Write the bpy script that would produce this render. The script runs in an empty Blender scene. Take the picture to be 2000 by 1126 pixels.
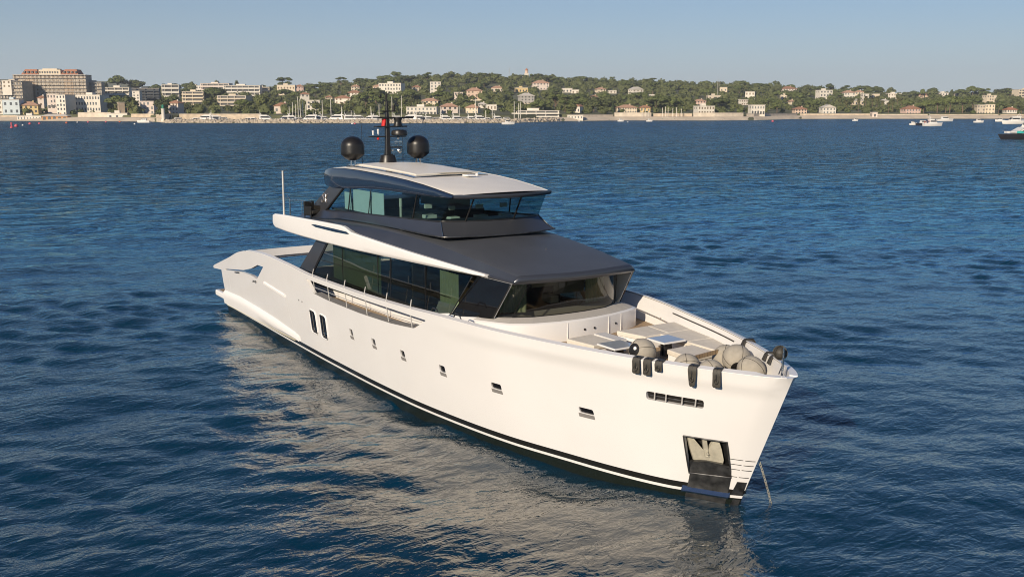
import bpy, bmesh, math, random
import numpy as np
from mathutils import Vector, Matrix, noise
from mathutils.geometry import delaunay_2d_cdt

random.seed(7); rng = np.random.default_rng(11)
scene = bpy.context.scene
COL = scene.collection
PI = math.pi

# ------------------------------------------------------------------ camera
CX, CY, CZ = 49.3026, -17.2606, 9.8337
YAW, PITCH, FPX = 2.577133, 0.1804439, 1942.249
d0 = Vector((math.cos(PITCH)*math.cos(YAW), math.cos(PITCH)*math.sin(YAW), -math.sin(PITCH)))
r0 = Vector((math.sin(YAW), -math.cos(YAW), 0)); u0 = r0.cross(d0)
cam = bpy.data.cameras.new('camera'); camo = bpy.data.objects.new('camera', cam); COL.objects.link(camo)
camo.matrix_world = Matrix(((r0.x, u0.x, -d0.x, CX), (r0.y, u0.y, -d0.y, CY), (r0.z, u0.z, -d0.z, CZ), (0, 0, 0, 1)))
cam.sensor_width = 36; cam.lens = FPX/2000*36; cam.clip_start = 0.5; cam.clip_end = 60000
scene.camera = camo

# ------------------------------------------------------------------ sky, sun, exposure
SUN_AZ = math.radians(119+180)      # direction towards the sun, counter-clockwise from +X
SUN_EL = math.radians(23)
world = bpy.data.worlds.new('World'); scene.world = world; world.use_nodes = True
nt = world.node_tree
bg = nt.nodes['Background']
sky = nt.nodes.new('ShaderNodeTexSky'); sky.sky_type = 'NISHITA'; sky.sun_disc = False
sky.sun_elevation = SUN_EL; sky.sun_rotation = math.radians(90) - SUN_AZ
sky.altitude = 0; sky.air_density = 1.0; sky.dust_density = 0.08; sky.ozone_density = 8.0
# low band of pale sea haze near the horizon, part of the sky itself
tcw = nt.nodes.new('ShaderNodeTexCoord'); sxw = nt.nodes.new('ShaderNodeSeparateXYZ'); nt.links.new(tcw.outputs['Generated'], sxw.inputs[0])
rpw = nt.nodes.new('ShaderNodeValToRGB'); rpw.color_ramp.interpolation = 'EASE'
rpw.color_ramp.elements[0].position = 0.0; rpw.color_ramp.elements[0].color = (.85, .85, .85, 1); rpw.color_ramp.elements[1].position = .26; rpw.color_ramp.elements[1].color = (0, 0, 0, 1); kw = rpw.color_ramp.elements.new(.105); kw.color = (.42, .42, .42, 1)
nt.links.new(sxw.outputs['Z'], rpw.inputs[0])
mxw = nt.nodes.new('ShaderNodeMix'); mxw.data_type = 'RGBA'; nt.links.new(rpw.outputs[0], mxw.inputs[0]); nt.links.new(sky.outputs[0], mxw.inputs[6]); mxw.inputs[7].default_value = (6.0, 6.8, 7.4, 1)
nt.links.new(mxw.outputs[2], bg.inputs[0]); bg.inputs[1].default_value = 0.072
sl = bpy.data.lights.new('sun', 'SUN'); sl.energy = 4.8; sl.angle = math.radians(0.5); sl.color = (1.0, 0.85, 0.66)
slo = bpy.data.objects.new('sun', sl); COL.objects.link(slo)
sd = Vector((math.cos(SUN_EL)*math.cos(SUN_AZ), math.cos(SUN_EL)*math.sin(SUN_AZ), math.sin(SUN_EL)))
slo.rotation_euler = sd.to_track_quat('Z', 'Y').to_euler(); slo.location = (60, -60, 60)
vs = scene.view_settings
vs.view_transform = 'Standard'; vs.look = 'None'; vs.exposure = 0.15; vs.gamma = 1.0; vs.use_curve_mapping = False
scene.cycles.max_bounces = 10; scene.cycles.transparent_max_bounces = 24
scene.cycles.caustics_reflective = False; scene.cycles.caustics_refractive = False
scene.cycles.use_denoising = True; scene.cycles.filter_width = 1.05

# ------------------------------------------------------------------ helpers
def tag(o, label=None, cat=None, group=None, kind=None):
    if label: o['label'] = label
    if cat: o['category'] = cat
    if group: o['group'] = group
    if kind: o['kind'] = kind
    return o

def thing(name, label, cat, loc=(0, 0, 0), rz=0, group=None, kind=None):
    o = bpy.data.objects.new(name, None); COL.objects.link(o); o.location = loc; o.rotation_euler = (0, 0, rz)
    o.empty_display_size = 0.5
    return tag(o, label, cat, group, kind)

def obj(name, V, F, mat, parent=None, smooth=False, loc=None, fm=None):
    me = bpy.data.meshes.new(name)
    me.from_pydata([tuple(v) for v in V], [], [tuple(f) for f in F]); me.update()
    mats = mat if isinstance(mat, (list, tuple)) else [mat]
    for m in mats: me.materials.append(m)
    if fm is not None: me.polygons.foreach_set('material_index', np.array(fm, dtype=np.int32))
    if smooth: me.polygons.foreach_set('use_smooth', [True]*len(me.polygons))
    o = bpy.data.objects.new(name, me); COL.objects.link(o)
    if parent: o.parent = parent
    if loc: o.location = loc
    return o

def fixn(o):
    bm = bmesh.new(); bm.from_mesh(o.data); bmesh.ops.remove_doubles(bm, verts=bm.verts, dist=1e-5)
    bmesh.ops.recalc_face_normals(bm, faces=bm.faces); bm.to_mesh(o.data); bm.free(); return o

def auto(o, ang=35):
    me = o.data
    me.polygons.foreach_set('use_smooth', [True]*len(me.polygons))
    bm = bmesh.new(); bm.from_mesh(me)
    a = math.radians(ang)
    for e in bm.edges:
        if len(e.link_faces) == 2: e.smooth = e.calc_face_angle(0) < a
    bm.to_mesh(me); bm.free(); return o

def bevel(o, w, seg=2, ang=40):
    m = o.modifiers.new('b', 'BEVEL'); m.width = w; m.segments = seg; m.limit_method = 'ANGLE'; m.angle_limit = math.radians(ang)
    return o

class MB:
    """collects shapes into one mesh"""
    def __init__(s): s.V = []; s.F = []; s.M = []; s.P = []
    def add(s, V, F, m=0):
        b = len(s.V); s.P.append((b, len(s.F))); s.V += [tuple(v) for v in V]; s.F += [tuple(i+b for i in f) for f in F]; s.M += [m]*len(F); return s
    def box(s, x0, x1, y0, y1, z0, z1, m=0):
        V = [(x0,y0,z0),(x1,y0,z0),(x1,y1,z0),(x0,y1,z0),(x0,y0,z1),(x1,y0,z1),(x1,y1,z1),(x0,y1,z1)]
        return s.add(V, [(0,3,2,1),(4,5,6,7),(0,1,5,4),(1,2,6,5),(2,3,7,6),(3,0,4,7)], m)
    def loft(s, rings, closed=True, cap=True, m=0):
        n = len(rings[0]); V = [p for r in rings for p in r]; F = []
        for i in range(len(rings)-1):
            for j in range(n if closed else n-1):
                k = (j+1) % n
                F.append((i*n+j, i*n+k, (i+1)*n+k, (i+1)*n+j))
        if cap and closed:
            F.append(tuple(range(n-1, -1, -1))); F.append(tuple((len(rings)-1)*n+j for j in range(n)))
        return s.add(V, F, m)
    def tube(s, path, r, n=8, m=0, cap=True):
        path = [Vector(p) for p in path]; rs = r if isinstance(r, (list, tuple)) else [r]*len(path)
        rings = []
        for i, p in enumerate(path):
            t = (path[min(i+1, len(path)-1)] - path[max(i-1, 0)]).normalized()
            a = t.cross(Vector((0, 0, 1)) if abs(t.z) < .9 else Vector((1, 0, 0))).normalized(); b = t.cross(a)
            rings.append([p + (a*math.cos(2*PI*k/n) + b*math.sin(2*PI*k/n))*rs[i] for k in range(n)])
        return s.loft(rings, True, cap, m)
    def lathe(s, prof, n=24, c=(0, 0, 0), m=0, axis=None):
        """prof: (radius, height) pairs about +Z (or axis) at c"""
        q = Vector((0, 0, 1)).rotation_difference(Vector(axis)) if axis is not None else None
        rings = []
        for r, z in prof:
            ring = [Vector((r*math.cos(2*PI*k/n), r*math.sin(2*PI*k/n), z)) for k in range(n)]
            if q: ring = [q @ v for v in ring]
            rings.append([v + Vector(c) for v in ring])
        return s.loft(rings, True, True, m)
    def prism(s, poly, f0, f1, m=0):
        """poly: 2D points; f0/f1 map (a,b) to 3D for the two faces"""
        n = len(poly); V = [f0(*p) for p in poly] + [f1(*p) for p in poly]
        F = [tuple(range(n-1, -1, -1)), tuple(range(n, 2*n))] + [(i, (i+1) % n, n+(i+1) % n, n+i) for i in range(n)]
        return s.add(V, F, m)
    def ball(s, c, r, sx=1, sy=1, sz=1, n=16, m=0):
        prof = []
        V = []; F = []
        k = n//2
        for i in range(k+1):
            a = PI*i/k
            for j in range(n):
                b = 2*PI*j/n
                V.append((c[0]+r*sx*math.sin(a)*math.cos(b), c[1]+r*sy*math.sin(a)*math.sin(b), c[2]+r*sz*math.cos(a)))
        for i in range(k):
            for j in range(n):
                F.append((i*n+j, (i+1)*n+j, (i+1)*n+(j+1) % n, i*n+(j+1) % n))
        return s.add(V, F, m)
    def build(s, name, mat, parent=None, smooth=None, loc=None):
        o = obj(name, s.V, s.F, mat, parent, False, loc, s.M if isinstance(mat, (list, tuple)) else None)
        fixn(o)
        if smooth: auto(o, smooth)
        return o

def copy_tree(o, parent=None, loc=None, rz=None, label=None, group=None, sc=None):
    c = o.copy(); COL.objects.link(c)
    if parent: c.parent = parent
    for ch in o.children: copy_tree(ch, c)
    if loc is not None: c.location = loc
    if rz is not None: c.rotation_euler = (0, 0, rz)
    if label: c['label'] = label
    if group: c['group'] = group
    if sc is not None: c.scale = (sc, sc, sc) if not isinstance(sc, tuple) else sc
    return c

# ------------------------------------------------------------------ materials
def pbr(name, col, rough=.5, metal=0, var=.08, vscale=3., bump=0, bscale=20., coat=0, spec=.5, rvar=0.):
    m = bpy.data.materials.new(name); m.use_nodes = True; n = m.node_tree.nodes; l = m.node_tree.links
    p = n['Principled BSDF']; p.inputs['Roughness'].default_value = rough; p.inputs['Metallic'].default_value = metal
    p.inputs['Coat Weight'].default_value = coat; p.inputs['Coat Roughness'].default_value = .05; p.inputs['Specular IOR Level'].default_value = spec
    tc = n.new('ShaderNodeTexCoord')
    nz = n.new('ShaderNodeTexNoise'); nz.inputs['Scale'].default_value = vscale; nz.inputs['Detail'].default_value = 5
    l.new(tc.outputs['Object'], nz.inputs['Vector'])
    rp = n.new('ShaderNodeValToRGB'); e = rp.color_ramp.elements
    e[0].position = .3; e[1].position = .7
    e[0].color = tuple(c*(1-var) for c in col)+(1,); e[1].color = tuple(min(1, c*(1+var)) for c in col)+(1,)
    l.new(nz.outputs['Fac'], rp.inputs[0]); l.new(rp.outputs[0], p.inputs['Base Color'])
    if rvar:
        mr = n.new('ShaderNodeMapRange'); mr.inputs['To Min'].default_value = rough-rvar; mr.inputs['To Max'].default_value = rough+rvar
        l.new(nz.outputs['Fac'], mr.inputs['Value']); l.new(mr.outputs[0], p.inputs['Roughness'])
    if bump:
        b2 = n.new('ShaderNodeTexNoise'); b2.inputs['Scale'].default_value = bscale; b2.inputs['Detail'].default_value = 4
        l.new(tc.outputs['Object'], b2.inputs['Vector'])
        bp = n.new('ShaderNodeBump'); bp.inputs['Strength'].default_value = 1; bp.inputs['Distance'].default_value = bump
        l.new(b2.outputs['Fac'], bp.inputs['Height']); l.new(bp.outputs[0], p.inputs['Normal'])
    m.diffuse_color = col+(1,)
    return m

def tinted_glass(name, tint, boost=1.0):
    m = bpy.data.materials.new(name); m.use_nodes = True; n = m.node_tree.nodes; l = m.node_tree.links
    n.remove(n['Principled BSDF'])
    tr = n.new('ShaderNodeBsdfTransparent'); tr.inputs[0].default_value = tint+(1,)
    gl = n.new('ShaderNodeBsdfGlossy'); gl.inputs['Roughness'].default_value = .015; gl.inputs[0].default_value = (1, 1, 1, 1)
    nz = n.new('ShaderNodeTexNoise'); nz.inputs['Scale'].default_value = .7
    tc = n.new('ShaderNodeTexCoord'); l.new(tc.outputs['Object'], nz.inputs['Vector'])
    bp = n.new('ShaderNodeBump'); bp.inputs['Distance'].default_value = .004; bp.inputs['Strength'].default_value = .5
    l.new(nz.outputs['Fac'], bp.inputs['Height']); l.new(bp.outputs[0], gl.inputs['Normal'])
    fr = n.new('ShaderNodeFresnel'); ge = n.new('ShaderNodeNewGeometry'); mi = n.new('ShaderNodeMapRange')
    mi.inputs['To Min'].default_value = 1.45*boost; mi.inputs['To Max'].default_value = 1/(1.45*boost)   # a thin pane: same on both faces
    l.new(ge.outputs['Backfacing'], mi.inputs['Value']); l.new(mi.outputs[0], fr.inputs[0])
    mx = n.new('ShaderNodeMixShader'); l.new(fr.outputs[0], mx.inputs[0]); l.new(tr.outputs[0], mx.inputs[1]); l.new(gl.outputs[0], mx.inputs[2])
    l.new(mx.outputs[0], n['Material Output'].inputs['Surface'])
    return m

WHITE = (.80, .79, .775)
M = {}
M['white'] = pbr('white_gelcoat', WHITE, .3, var=.015, vscale=.6, coat=.08, spec=.35)
M['cream_roof'] = pbr('cream_roof', (.86, .81, .71), .4, var=.03, vscale=1.5, spec=.3, bump=.002, bscale=40)
M['soffit'] = pbr('soffit_white', (.7, .69, .67), .45, var=.02)
M['graphite'] = pbr('graphite_paint', (.085, .092, .108), .30, .55, var=.05, vscale=.8, coat=.15, rvar=.05)
M['graphite_matte'] = pbr('graphite_matte', (.072, .078, .090), .5, var=.08, vscale=1.2, bump=.002, bscale=60)
M['navy'] = pbr('navy_gloss', (.016, .028, .055), .12, var=.05, vscale=.6, coat=.6)
M['black'] = pbr('black_satin', (.014, .013, .012), .38, var=.15, vscale=4)
M['blackgloss'] = pbr('black_glass', (.008, .008, .009), .05, var=.1, spec=.6)
M['rubber'] = pbr('black_rubber', (.045, .041, .033), .6, var=.25, vscale=9, bump=.003, bscale=40)
M['rail'] = pbr('brushed_rail', (.68, .66, .62), .35, .35, var=.05)
M['steel'] = pbr('polished_steel', (.62, .6, .57), .18, 1, var=.06, vscale=8)
M['darksteel'] = pbr('dark_steel', (.10, .10, .10), .38, .8, var=.45, vscale=5, bump=.004, bscale=9, rvar=.1)
M['anchor'] = pbr('galvanised', (.48, .45, .36), .5, .2, var=.15, vscale=6, bump=.003)
M['cushion'] = pbr('cushion_fabric', (.68, .63, .54), .85, var=.06, vscale=6, bump=.004, bscale=30)
M['fender'] = pbr('fender_cover', (.36, .33, .275), .9, var=.10, vscale=7, bump=.006, bscale=70)
M['tabletop'] = pbr('table_top', (.42, .46, .5), .12, var=.05, coat=.5)
M['red'] = pbr('red_flag', (.6, .02, .02), .7)
M['gold'] = pbr('silver_letters', (.75, .68, .6), .25, .8)
M['cream'] = pbr('cream_leather', (.62, .58, .45), .6)
M['blind'] = pbr('roller_blind', (.62, .70, .64), .8, var=.03)
M['sheer'] = pbr('sheer_blind', (.24, .32, .24), .8, var=.05)
M['curtain'] = pbr('curtain', (.60, .70, .50), .8, var=.1, vscale=5)
M['interior'] = pbr('interior_wood', (.10, .075, .05), .5, var=.3)
M['glassU'] = tinted_glass('wheelhouse_glass', (.48, .64, .67))
M['glassL'] = tinted_glass('saloon_glass', (.27, .31, .27))
M['glassF'] = tinted_glass('bow_window_glass', (.37, .375, .335))

def teak_mat():
    m = pbr('teak_deck', (.34, .24, .14), .65, var=.15, vscale=4)
    n = m.node_tree.nodes; l = m.node_tree.links; p = n['Principled BSDF']
    tc = n.new('ShaderNodeTexCoord'); sx = n.new('ShaderNodeSeparateXYZ'); l.new(tc.outputs['Object'], sx.inputs[0])
    mu = n.new('ShaderNodeMath'); mu.operation = 'MULTIPLY'; mu.inputs[1].default_value = 9; l.new(sx.outputs['Y'], mu.inputs[0])
    fr = n.new('ShaderNodeMath'); fr.operation = 'FRACT'; l.new(mu.outputs[0], fr.inputs[0])
    lt = n.new('ShaderNodeMath'); lt.operation = 'LESS_THAN'; lt.inputs[1].default_value = .1; l.new(fr.outputs[0], lt.inputs[0])
    mx = n.new('ShaderNodeMix'); mx.data_type = 'RGBA'; l.new(lt.outputs[0], mx.inputs[0])
    old = p.inputs['Base Color'].links[0].from_socket
    l.new(old, mx.inputs[6]); mx.inputs[7].default_value = (.05, .045, .04, 1); l.new(mx.outputs[2], p.inputs['Base Color'])
    return m
M['teak'] = teak_mat()

def hull_paint():
    m = pbr('hull_paint', WHITE, .2, var=.02, vscale=.5, coat=.4, bump=.012, bscale=.6)
    n = m.node_tree.nodes; l = m.node_tree.links; p = n['Principled BSDF']
    tc = n.new('ShaderNodeTexCoord'); sx = n.new('ShaderNodeSeparateXYZ'); l.new(tc.outputs['Object'], sx.inputs[0])
    mr = n.new('ShaderNodeMapRange'); mr.inputs['From Min'].default_value = -1; mr.inputs['From Max'].default_value = 1
    l.new(sx.outputs['Z'], mr.inputs['Value'])
    rp = n.new('ShaderNodeValToRGB'); rp.color_ramp.interpolation = 'CONSTANT'; e = rp.color_ramp.elements
    dark = (.016, .015, .012, 1)
    e[0].position = 0; e[0].color = (.012, .016, .012, 1)
    e[1].position = .5+.30/2; e[1].color = WHITE+(1,)
    k = e.new(.5+.38/2); k.color = dark
    k = e.new(.5+.55/2); k.color = (0, 0, 0, 0)
    l.new(mr.outputs[0], rp.inputs[0])
    gt = n.new('ShaderNodeMath'); gt.operation = 'GREATER_THAN'; gt.inputs[1].default_value = .55; l.new(sx.outputs['Z'], gt.inputs[0])
    old = p.inputs['Base Color'].links[0].from_socket
    mx = n.new('ShaderNodeMix'); mx.data_type = 'RGBA'; l.new(gt.outputs[0], mx.inputs[0]); l.new(rp.outputs[0], mx.inputs[6]); l.new(old, mx.inputs[7])
    l.new(mx.outputs[2], p.inputs['Base Color'])
    return m
M['hull'] = hull_paint()

# ------------------------------------------------------------------ water
def water_mat():
    m = bpy.data.materials.new('sea_water'); m.use_nodes = True; n = m.node_tree.nodes; l = m.node_tree.links
    n.remove(n['Principled BSDF'])
    body = n.new('ShaderNodeBsdfDiffuse'); gl = n.new('ShaderNodeBsdfGlossy'); fr = n.new('ShaderNodeFresnel'); fr.inputs[0].default_value = 1.6
    fc = n.new('ShaderNodeValToRGB'); e = fc.color_ramp.elements; e[0].color = (0, 0, 0, 1); e[1].color = (.80, .80, .80, 1)
    for q_, v_ in ((.05, .05), (.10, .125), (.20, .34), (.45, .55)): k_ = e.new(q_); k_.color = (v_, v_, v_, 1)
    gc = n.new('ShaderNodeValToRGB'); gc.color_ramp.elements[0].position = .30; gc.color_ramp.elements[0].color = (1, .92, .79, 1); gc.color_ramp.elements[1].position = .64; gc.color_ramp.elements[1].color = (.32, .74, 1, 1)
    l.new(fr.outputs[0], fc.inputs[0]); l.new(fr.outputs[0], gc.inputs[0]); l.new(gc.outputs[0], gl.inputs['Color'])
    mx = n.new('ShaderNodeMixShader'); l.new(fc.outputs[0], mx.inputs[0]); l.new(body.outputs[0], mx.inputs[1]); l.new(gl.outputs[0], mx.inputs[2])
    l.new(mx.outputs[0], n['Material Output'].inputs['Surface'])
    geo = n.new('ShaderNodeNewGeometry')
    def nz(scale, stretch, rot, det=3, dist=0.):
        mp = n.new('ShaderNodeMapping'); mp.inputs['Rotation'].default_value = (0, 0, rot); mp.inputs['Scale'].default_value = (scale, scale*stretch, scale)
        l.new(geo.outputs['Position'], mp.inputs['Vector'])
        t = n.new('ShaderNodeTexNoise'); t.inputs['Scale'].default_value = 1; t.inputs['Detail'].default_value = det; t.inputs['Roughness'].default_value = .55
        t.inputs['Distortion'].default_value = dist
        l.new(mp.outputs[0], t.inputs['Vector']); return t.outputs['Fac']
    last = None
    W = YAW
    for sc, st, rot, dist in ((5., .6, -W+.35, .026), (1.8, .5, -W-.2, .065)):
        b = n.new('ShaderNodeBump'); b.inputs['Distance'].default_value = dist; b.inputs['Strength'].default_value = 1.0
        l.new(nz(sc, st, rot, 3, .6), b.inputs['Height'])
        if last: l.new(last, b.inputs['Normal'])
        last = b.outputs[0]
    # beyond the modelled waves (about 90 m) the longer waves live in the bump only
    dv = n.new('ShaderNodeVectorMath'); dv.operation = 'DISTANCE'; dv.inputs[1].default_value = (30., -6., 0); l.new(geo.outputs['Position'], dv.inputs[0])
    for sc, st, rot, dist, a, b_ in ((.55, .45, -W+.15, 2.0, 40, 170), (.18, .4, -W+.1, 5.0, 100, 420), (.06, .35, -W-.1, 9., 250, 700)):
        mr = n.new('ShaderNodeMapRange'); mr.inputs['From Min'].default_value = a; mr.inputs['From Max'].default_value = b_; mr.inputs['To Max'].default_value = dist; l.new(dv.outputs['Value'], mr.inputs['Value'])
        b = n.new('ShaderNodeBump'); b.inputs['Strength'].default_value = 1.0; l.new(mr.outputs[0], b.inputs['Distance'])
        l.new(nz(sc, st, rot, 3, .6), b.inputs['Height']); l.new(last, b.inputs['Normal']); last = b.outputs[0]
    l.new(last, gl.inputs['Normal']); l.new(last, fr.inputs['Normal']); l.new(last, body.inputs['Normal'])
    mr = n.new('ShaderNodeMapRange'); mr.inputs['From Min'].default_value = 60; mr.inputs['From Max'].default_value = 450; mr.inputs['To Min'].default_value = .05; mr.inputs['To Max'].default_value = .24
    l.new(dv.outputs['Value'], mr.inputs['Value']); l.new(mr.outputs[0], gl.inputs['Roughness'])
    # slow patches of colour in the water body
    f = nz(.02, .5, -W, 2)
    rp = n.new('ShaderNodeValToRGB'); rp.color_ramp.elements[0].color = (.0001, .019, .041, 1); rp.color_ramp.elements[1].color = (.0002, .032, .068, 1)
    l.new(f, rp.inputs[0]); l.new(rp.outputs[0], body.inputs['Color'])
    return m
M['water'] = water_mat()

def wave_band(N, L, lmin, lmax, wind, slope, seed):
    g = np.random.default_rng(seed)
    k = np.fft.fftfreq(N, L/N)*2*PI
    kx, ky = np.meshgrid(k, k, indexing='ij'); kk = np.hypot(kx, ky); kk[0, 0] = 1
    A = kk**-2.0; c = (kx*math.cos(wind)+ky*math.sin(wind))/kk
    A = A*(.15+.85*c**2); A[(kk < 2*PI/lmax) | (kk > 2*PI/lmin)] = 0
    H = A*(g.normal(size=(N, N))+1j*g.normal(size=(N, N)))
    h = np.fft.ifft2(H); cx = np.fft.ifft2(-1j*kx/kk*H).real; cy = np.fft.ifft2(-1j*ky/kk*H).real
    h = h.real
    gx = (np.roll(h, -1, 0)-h)/(L/N); gy = (np.roll(h, -1, 1)-h)/(L/N)
    f = slope/np.sqrt((gx**2+gy**2).mean())
    return h*f, cx*f, cy*f
def samp(h, L, x, y):
    N = h.shape[0]; a = (x/L*N) % N; b = (y/L*N) % N
    i = np.floor(a).astype(int) % N; j = np.floor(b).astype(int) % N; fa = a-np.floor(a); fb = b-np.floor(b)
    i1 = (i+1) % N; j1 = (j+1) % N
    return (h[i, j]*(1-fa)*(1-fb)+h[i1, j]*fa*(1-fb)+h[i, j1]*(1-fa)*fb+h[i1, j1]*fa*fb)

def build_water():
    half = list(np.arange(0, .66, .0023)); st = .0023
    while half[-1]+st < PI-.06: half.append(half[-1]+st); st = min(.12, st*1.035)
    ang = np.concatenate([-np.array(half[1:])[::-1], np.array(half), [PI]]); dang = np.gradient(ang)
    rad = [1., 5, 9, 12]; r = 14.
    while r < 760: rad.append(r); r *= 1.0047
    while r < 14000: rad.append(r); r *= 1.05
    rad = np.array(rad); na, nr = len(ang), len(rad)
    R, A = np.meshgrid(rad, ang, indexing='ij')
    X = CX+R*np.cos(YAW-A); Y = CY+R*np.sin(YAW-A)
    sp = R*np.maximum(.0045, np.broadcast_to(dang[None, :], R.shape))
    Z = np.zeros_like(X); DX = np.zeros_like(X); DY = np.zeros_like(X)
    pt = wave_band(256, 211., 9, 60, YAW+.3, 1., 9)[0]; PT = samp(pt/pt.std(), 211., X, Y)
    for N, L, a, b, sl_, wo, sd_ in ((512, 137., 7, 30, .022, .10, 1), (512, 83., 2.4, 7, .048, .45, 2), (512, 41., .9, 2.4, .10, -.25, 3), (512, 19., .26, .8, .115, .2, 4)):
        h, cx, cy = wave_band(N, L, a, b, YAW+wo, sl_, sd_)
        w = np.clip((a*1.2/sp-1.5)/2, 0, 1)
        if b < 3: w = w*(.45+.55*np.clip(1+1.1*PT, 0, 2))      # slicks and rougher patches
        Z += w*samp(h, L, X, Y); DX += 1.15*w*samp(cx, L, X, Y); DY += 1.15*w*samp(cy, L, X, Y)
    X = X+DX; Y = Y+DY
    V = np.stack([X, Y, Z], 2).reshape(-1, 3)
    i, j = np.meshgrid(np.arange(nr-1), np.arange(na), indexing='ij'); j1 = (j+1) % na
    Q = np.stack([i*na+j, i*na+j1, (i+1)*na+j1, (i+1)*na+j], 2).reshape(-1, 4)
    me = bpy.data.meshes.new('sea_water'); me.vertices.add(len(V)); me.vertices.foreach_set('co', V.ravel().astype(np.float32))
    me.loops.add(Q.size); me.loops.foreach_set('vertex_index', Q.ravel().astype(np.int32))
    me.polygons.add(len(Q)); me.polygons.foreach_set('loop_start', np.arange(0, Q.size, 4, dtype=np.int32))
    me.polygons.foreach_set('use_smooth', np.ones(len(Q), dtype=bool))
    me.update(calc_edges=True); me.validate()
    me.materials.append(M['water'])
    o = bpy.data.objects.new('sea_water', me); COL.objects.link(o)
    if me.polygons[len(me.polygons)//2].normal.z < 0: me.flip_normals()
    tag(o, 'deep blue rippled sea around the anchored yacht', 'water', kind='structure')
build_water()

# ================================================================== YACHT
def pchip(X, Y):
    X = np.array(X, float); Y = np.array(Y, float); h = np.diff(X); d = np.diff(Y)/h
    m = np.zeros(len(X)); m[0] = d[0]; m[-1] = d[-1]
    for i in range(1, len(X)-1):
        if d[i-1]*d[i] > 0:
            w1 = 2*h[i]+h[i-1]; w2 = h[i]+2*h[i-1]; m[i] = (w1+w2)/(w1/d[i-1]+w2/d[i])
    def f(x):
        x = np.clip(np.asarray(x, float), X[0], X[-1]); i = np.clip(np.searchsorted(X, x)-1, 0, len(h)-1)
        t = (x-X[i])/h[i]
        return (2*t**3-3*t**2+1)*Y[i]+(t**3-2*t**2+t)*h[i]*m[i]+(-2*t**3+3*t**2)*Y[i+1]+(t**3-t**2)*h[i]*m[i+1]
    return f
YS = pchip([0, 6, 12, 18, 21, 23.65, 25.8, 27.77, 29.61, 31.13, 32.38, 33.18, 33.74, 34.0, 34.08, 34.1], [3.8, 3.9, 3.95, 3.95, 3.88, 3.71, 3.38, 2.86, 2.32, 1.76, 1.20, .78, .43, .20, .10, 0])
YW = pchip([0, 5.6, 13.4, 17.2, 20.96, 23.82, 26.13, 27.97, 29.63, 31.02, 31.58, 32.2, 32.45, 32.54], [3.42, 3.45, 3.5, 3.45, 3.3, 2.98, 2.59, 2.08, 1.59, 1.03, .66, .26, .10, 0])
ZS = pchip([0, 3, 5, 6.1, 9, 11.5, 14, 18.5, 22, 24, 28, 34.1], [2.08, 2.85, 3.38, 3.56, 3.72, 3.66, 3.56, 3.6, 3.68, 3.74, 3.70, 3.72])
def XW(s): return s if s < 20 else 20+(s-20)*(32.54-20)/14.1
def hullp(s, z, off=0., side=-1):
    """point of the hull side at station s and height z, moved off metres outwards"""
    def raw(s, z):
        v = z/3.7; xw = XW(s); x = xw+(s-xw)*v
        g = abs(v)**.85 if v > 0 else v*.6
        yw = float(YW(xw)); ys = float(YS(s)); y = max(0., yw+(ys-yw)*g)
        if z > 3.28:
            k = min(1, (z-3.28)/.06)*max(0, min(1, (s-23)/5)); y += .035*k*(1 if s < 34.09 else 0); x += .0*k*max(0, min(1, (s-32.5)/1.4))
        return Vector((x, -y, z))
    p = raw(s, z)
    if off:
        a = raw(min(s+.05, 34.1), z)-raw(min(s, 34.05)-.05, z); b = raw(s, z+.05)-raw(s, z-.05)
        nrm = a.cross(b).normalized()
        if nrm.y > 0: nrm = -nrm
        p = p+nrm*off
    if side > 0: p.y = -p.y
    return p

M['sill'] = pbr('grey_sill', (.22, .21, .20), .5)
Y = thing('motor_yacht', 'large white and graphite motor yacht lying at anchor in the foreground', 'yacht', (14, 0, 0))
YO = Vector((14, 0, 0))
def yb(mb, name, mat, smooth=None, parent=None, split=0):
    if split:       # each run of `split` shapes becomes a piece of its own
        P = mb.P+[(len(mb.V), len(mb.F))]; out = None
        for i in range(0, len(mb.P), split):
            a, b = P[i], P[min(i+split, len(mb.P))]; m2 = MB()
            m2.add(mb.V[a[0]:b[0]], [tuple(k-a[0] for k in f) for f in mb.F[a[1]:b[1]]])
            o = yb(m2, name, mat, smooth, parent); out = out or o
        return out
    """build an MB given in yacht coordinates as a part of the yacht (or sub-part of a part)"""
    mb.V = [tuple(Vector(v)-YO) for v in mb.V]
    o = mb.build(name, mat, parent or Y, smooth)
    return o

# ---- hull sides by constrained triangulation in the (station, height) plane
def densify(poly, step):
    out = []
    for i, p in enumerate(poly):
        q = poly[(i+1) % len(poly)]; n = max(1, int(math.hypot(q[0]-p[0], q[1]-p[1])/step))
        out += [(p[0]+(q[0]-p[0])*k/n, p[1]+(q[1]-p[1])*k/n) for k in range(n)]
    return out
def rpoly(poly, r, n=3):
    """round the corners of a polygon"""
    out = []
    for i in range(len(poly)):
        p = Vector(poly[i]); a = Vector(poly[i-1])-p; b = Vector(poly[(i+1) % len(poly)])-p
        rr = min(r, a.length*.45, b.length*.45); A = p+a.normalized()*rr; B = p+b.normalized()*rr
        for k in range(n+1):
            t = k/n; q = A*(1-t)**2+p*2*t*(1-t)+B*t*t; out.append((q.x, q.y))
    return out
def inpoly(x, y, P):
    c = False
    for i in range(len(P)):
        x0, y0 = P[i]; x1, y1 = P[i-1]
        if (y0 > y) != (y1 > y) and x < (x1-x0)*(y-y0)/(y1-y0)+x0: c = not c
    return c
OPEN = rpoly([(13.5, 3.40), (14.1, 2.92), (15.5, 2.88), (18.3, 2.90), (20.7, 2.97), (22.3, 3.09), (23.1, 3.49), (21.1, 3.49), (18.5, 3.45), (15.7, 3.41)], .10)
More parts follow.
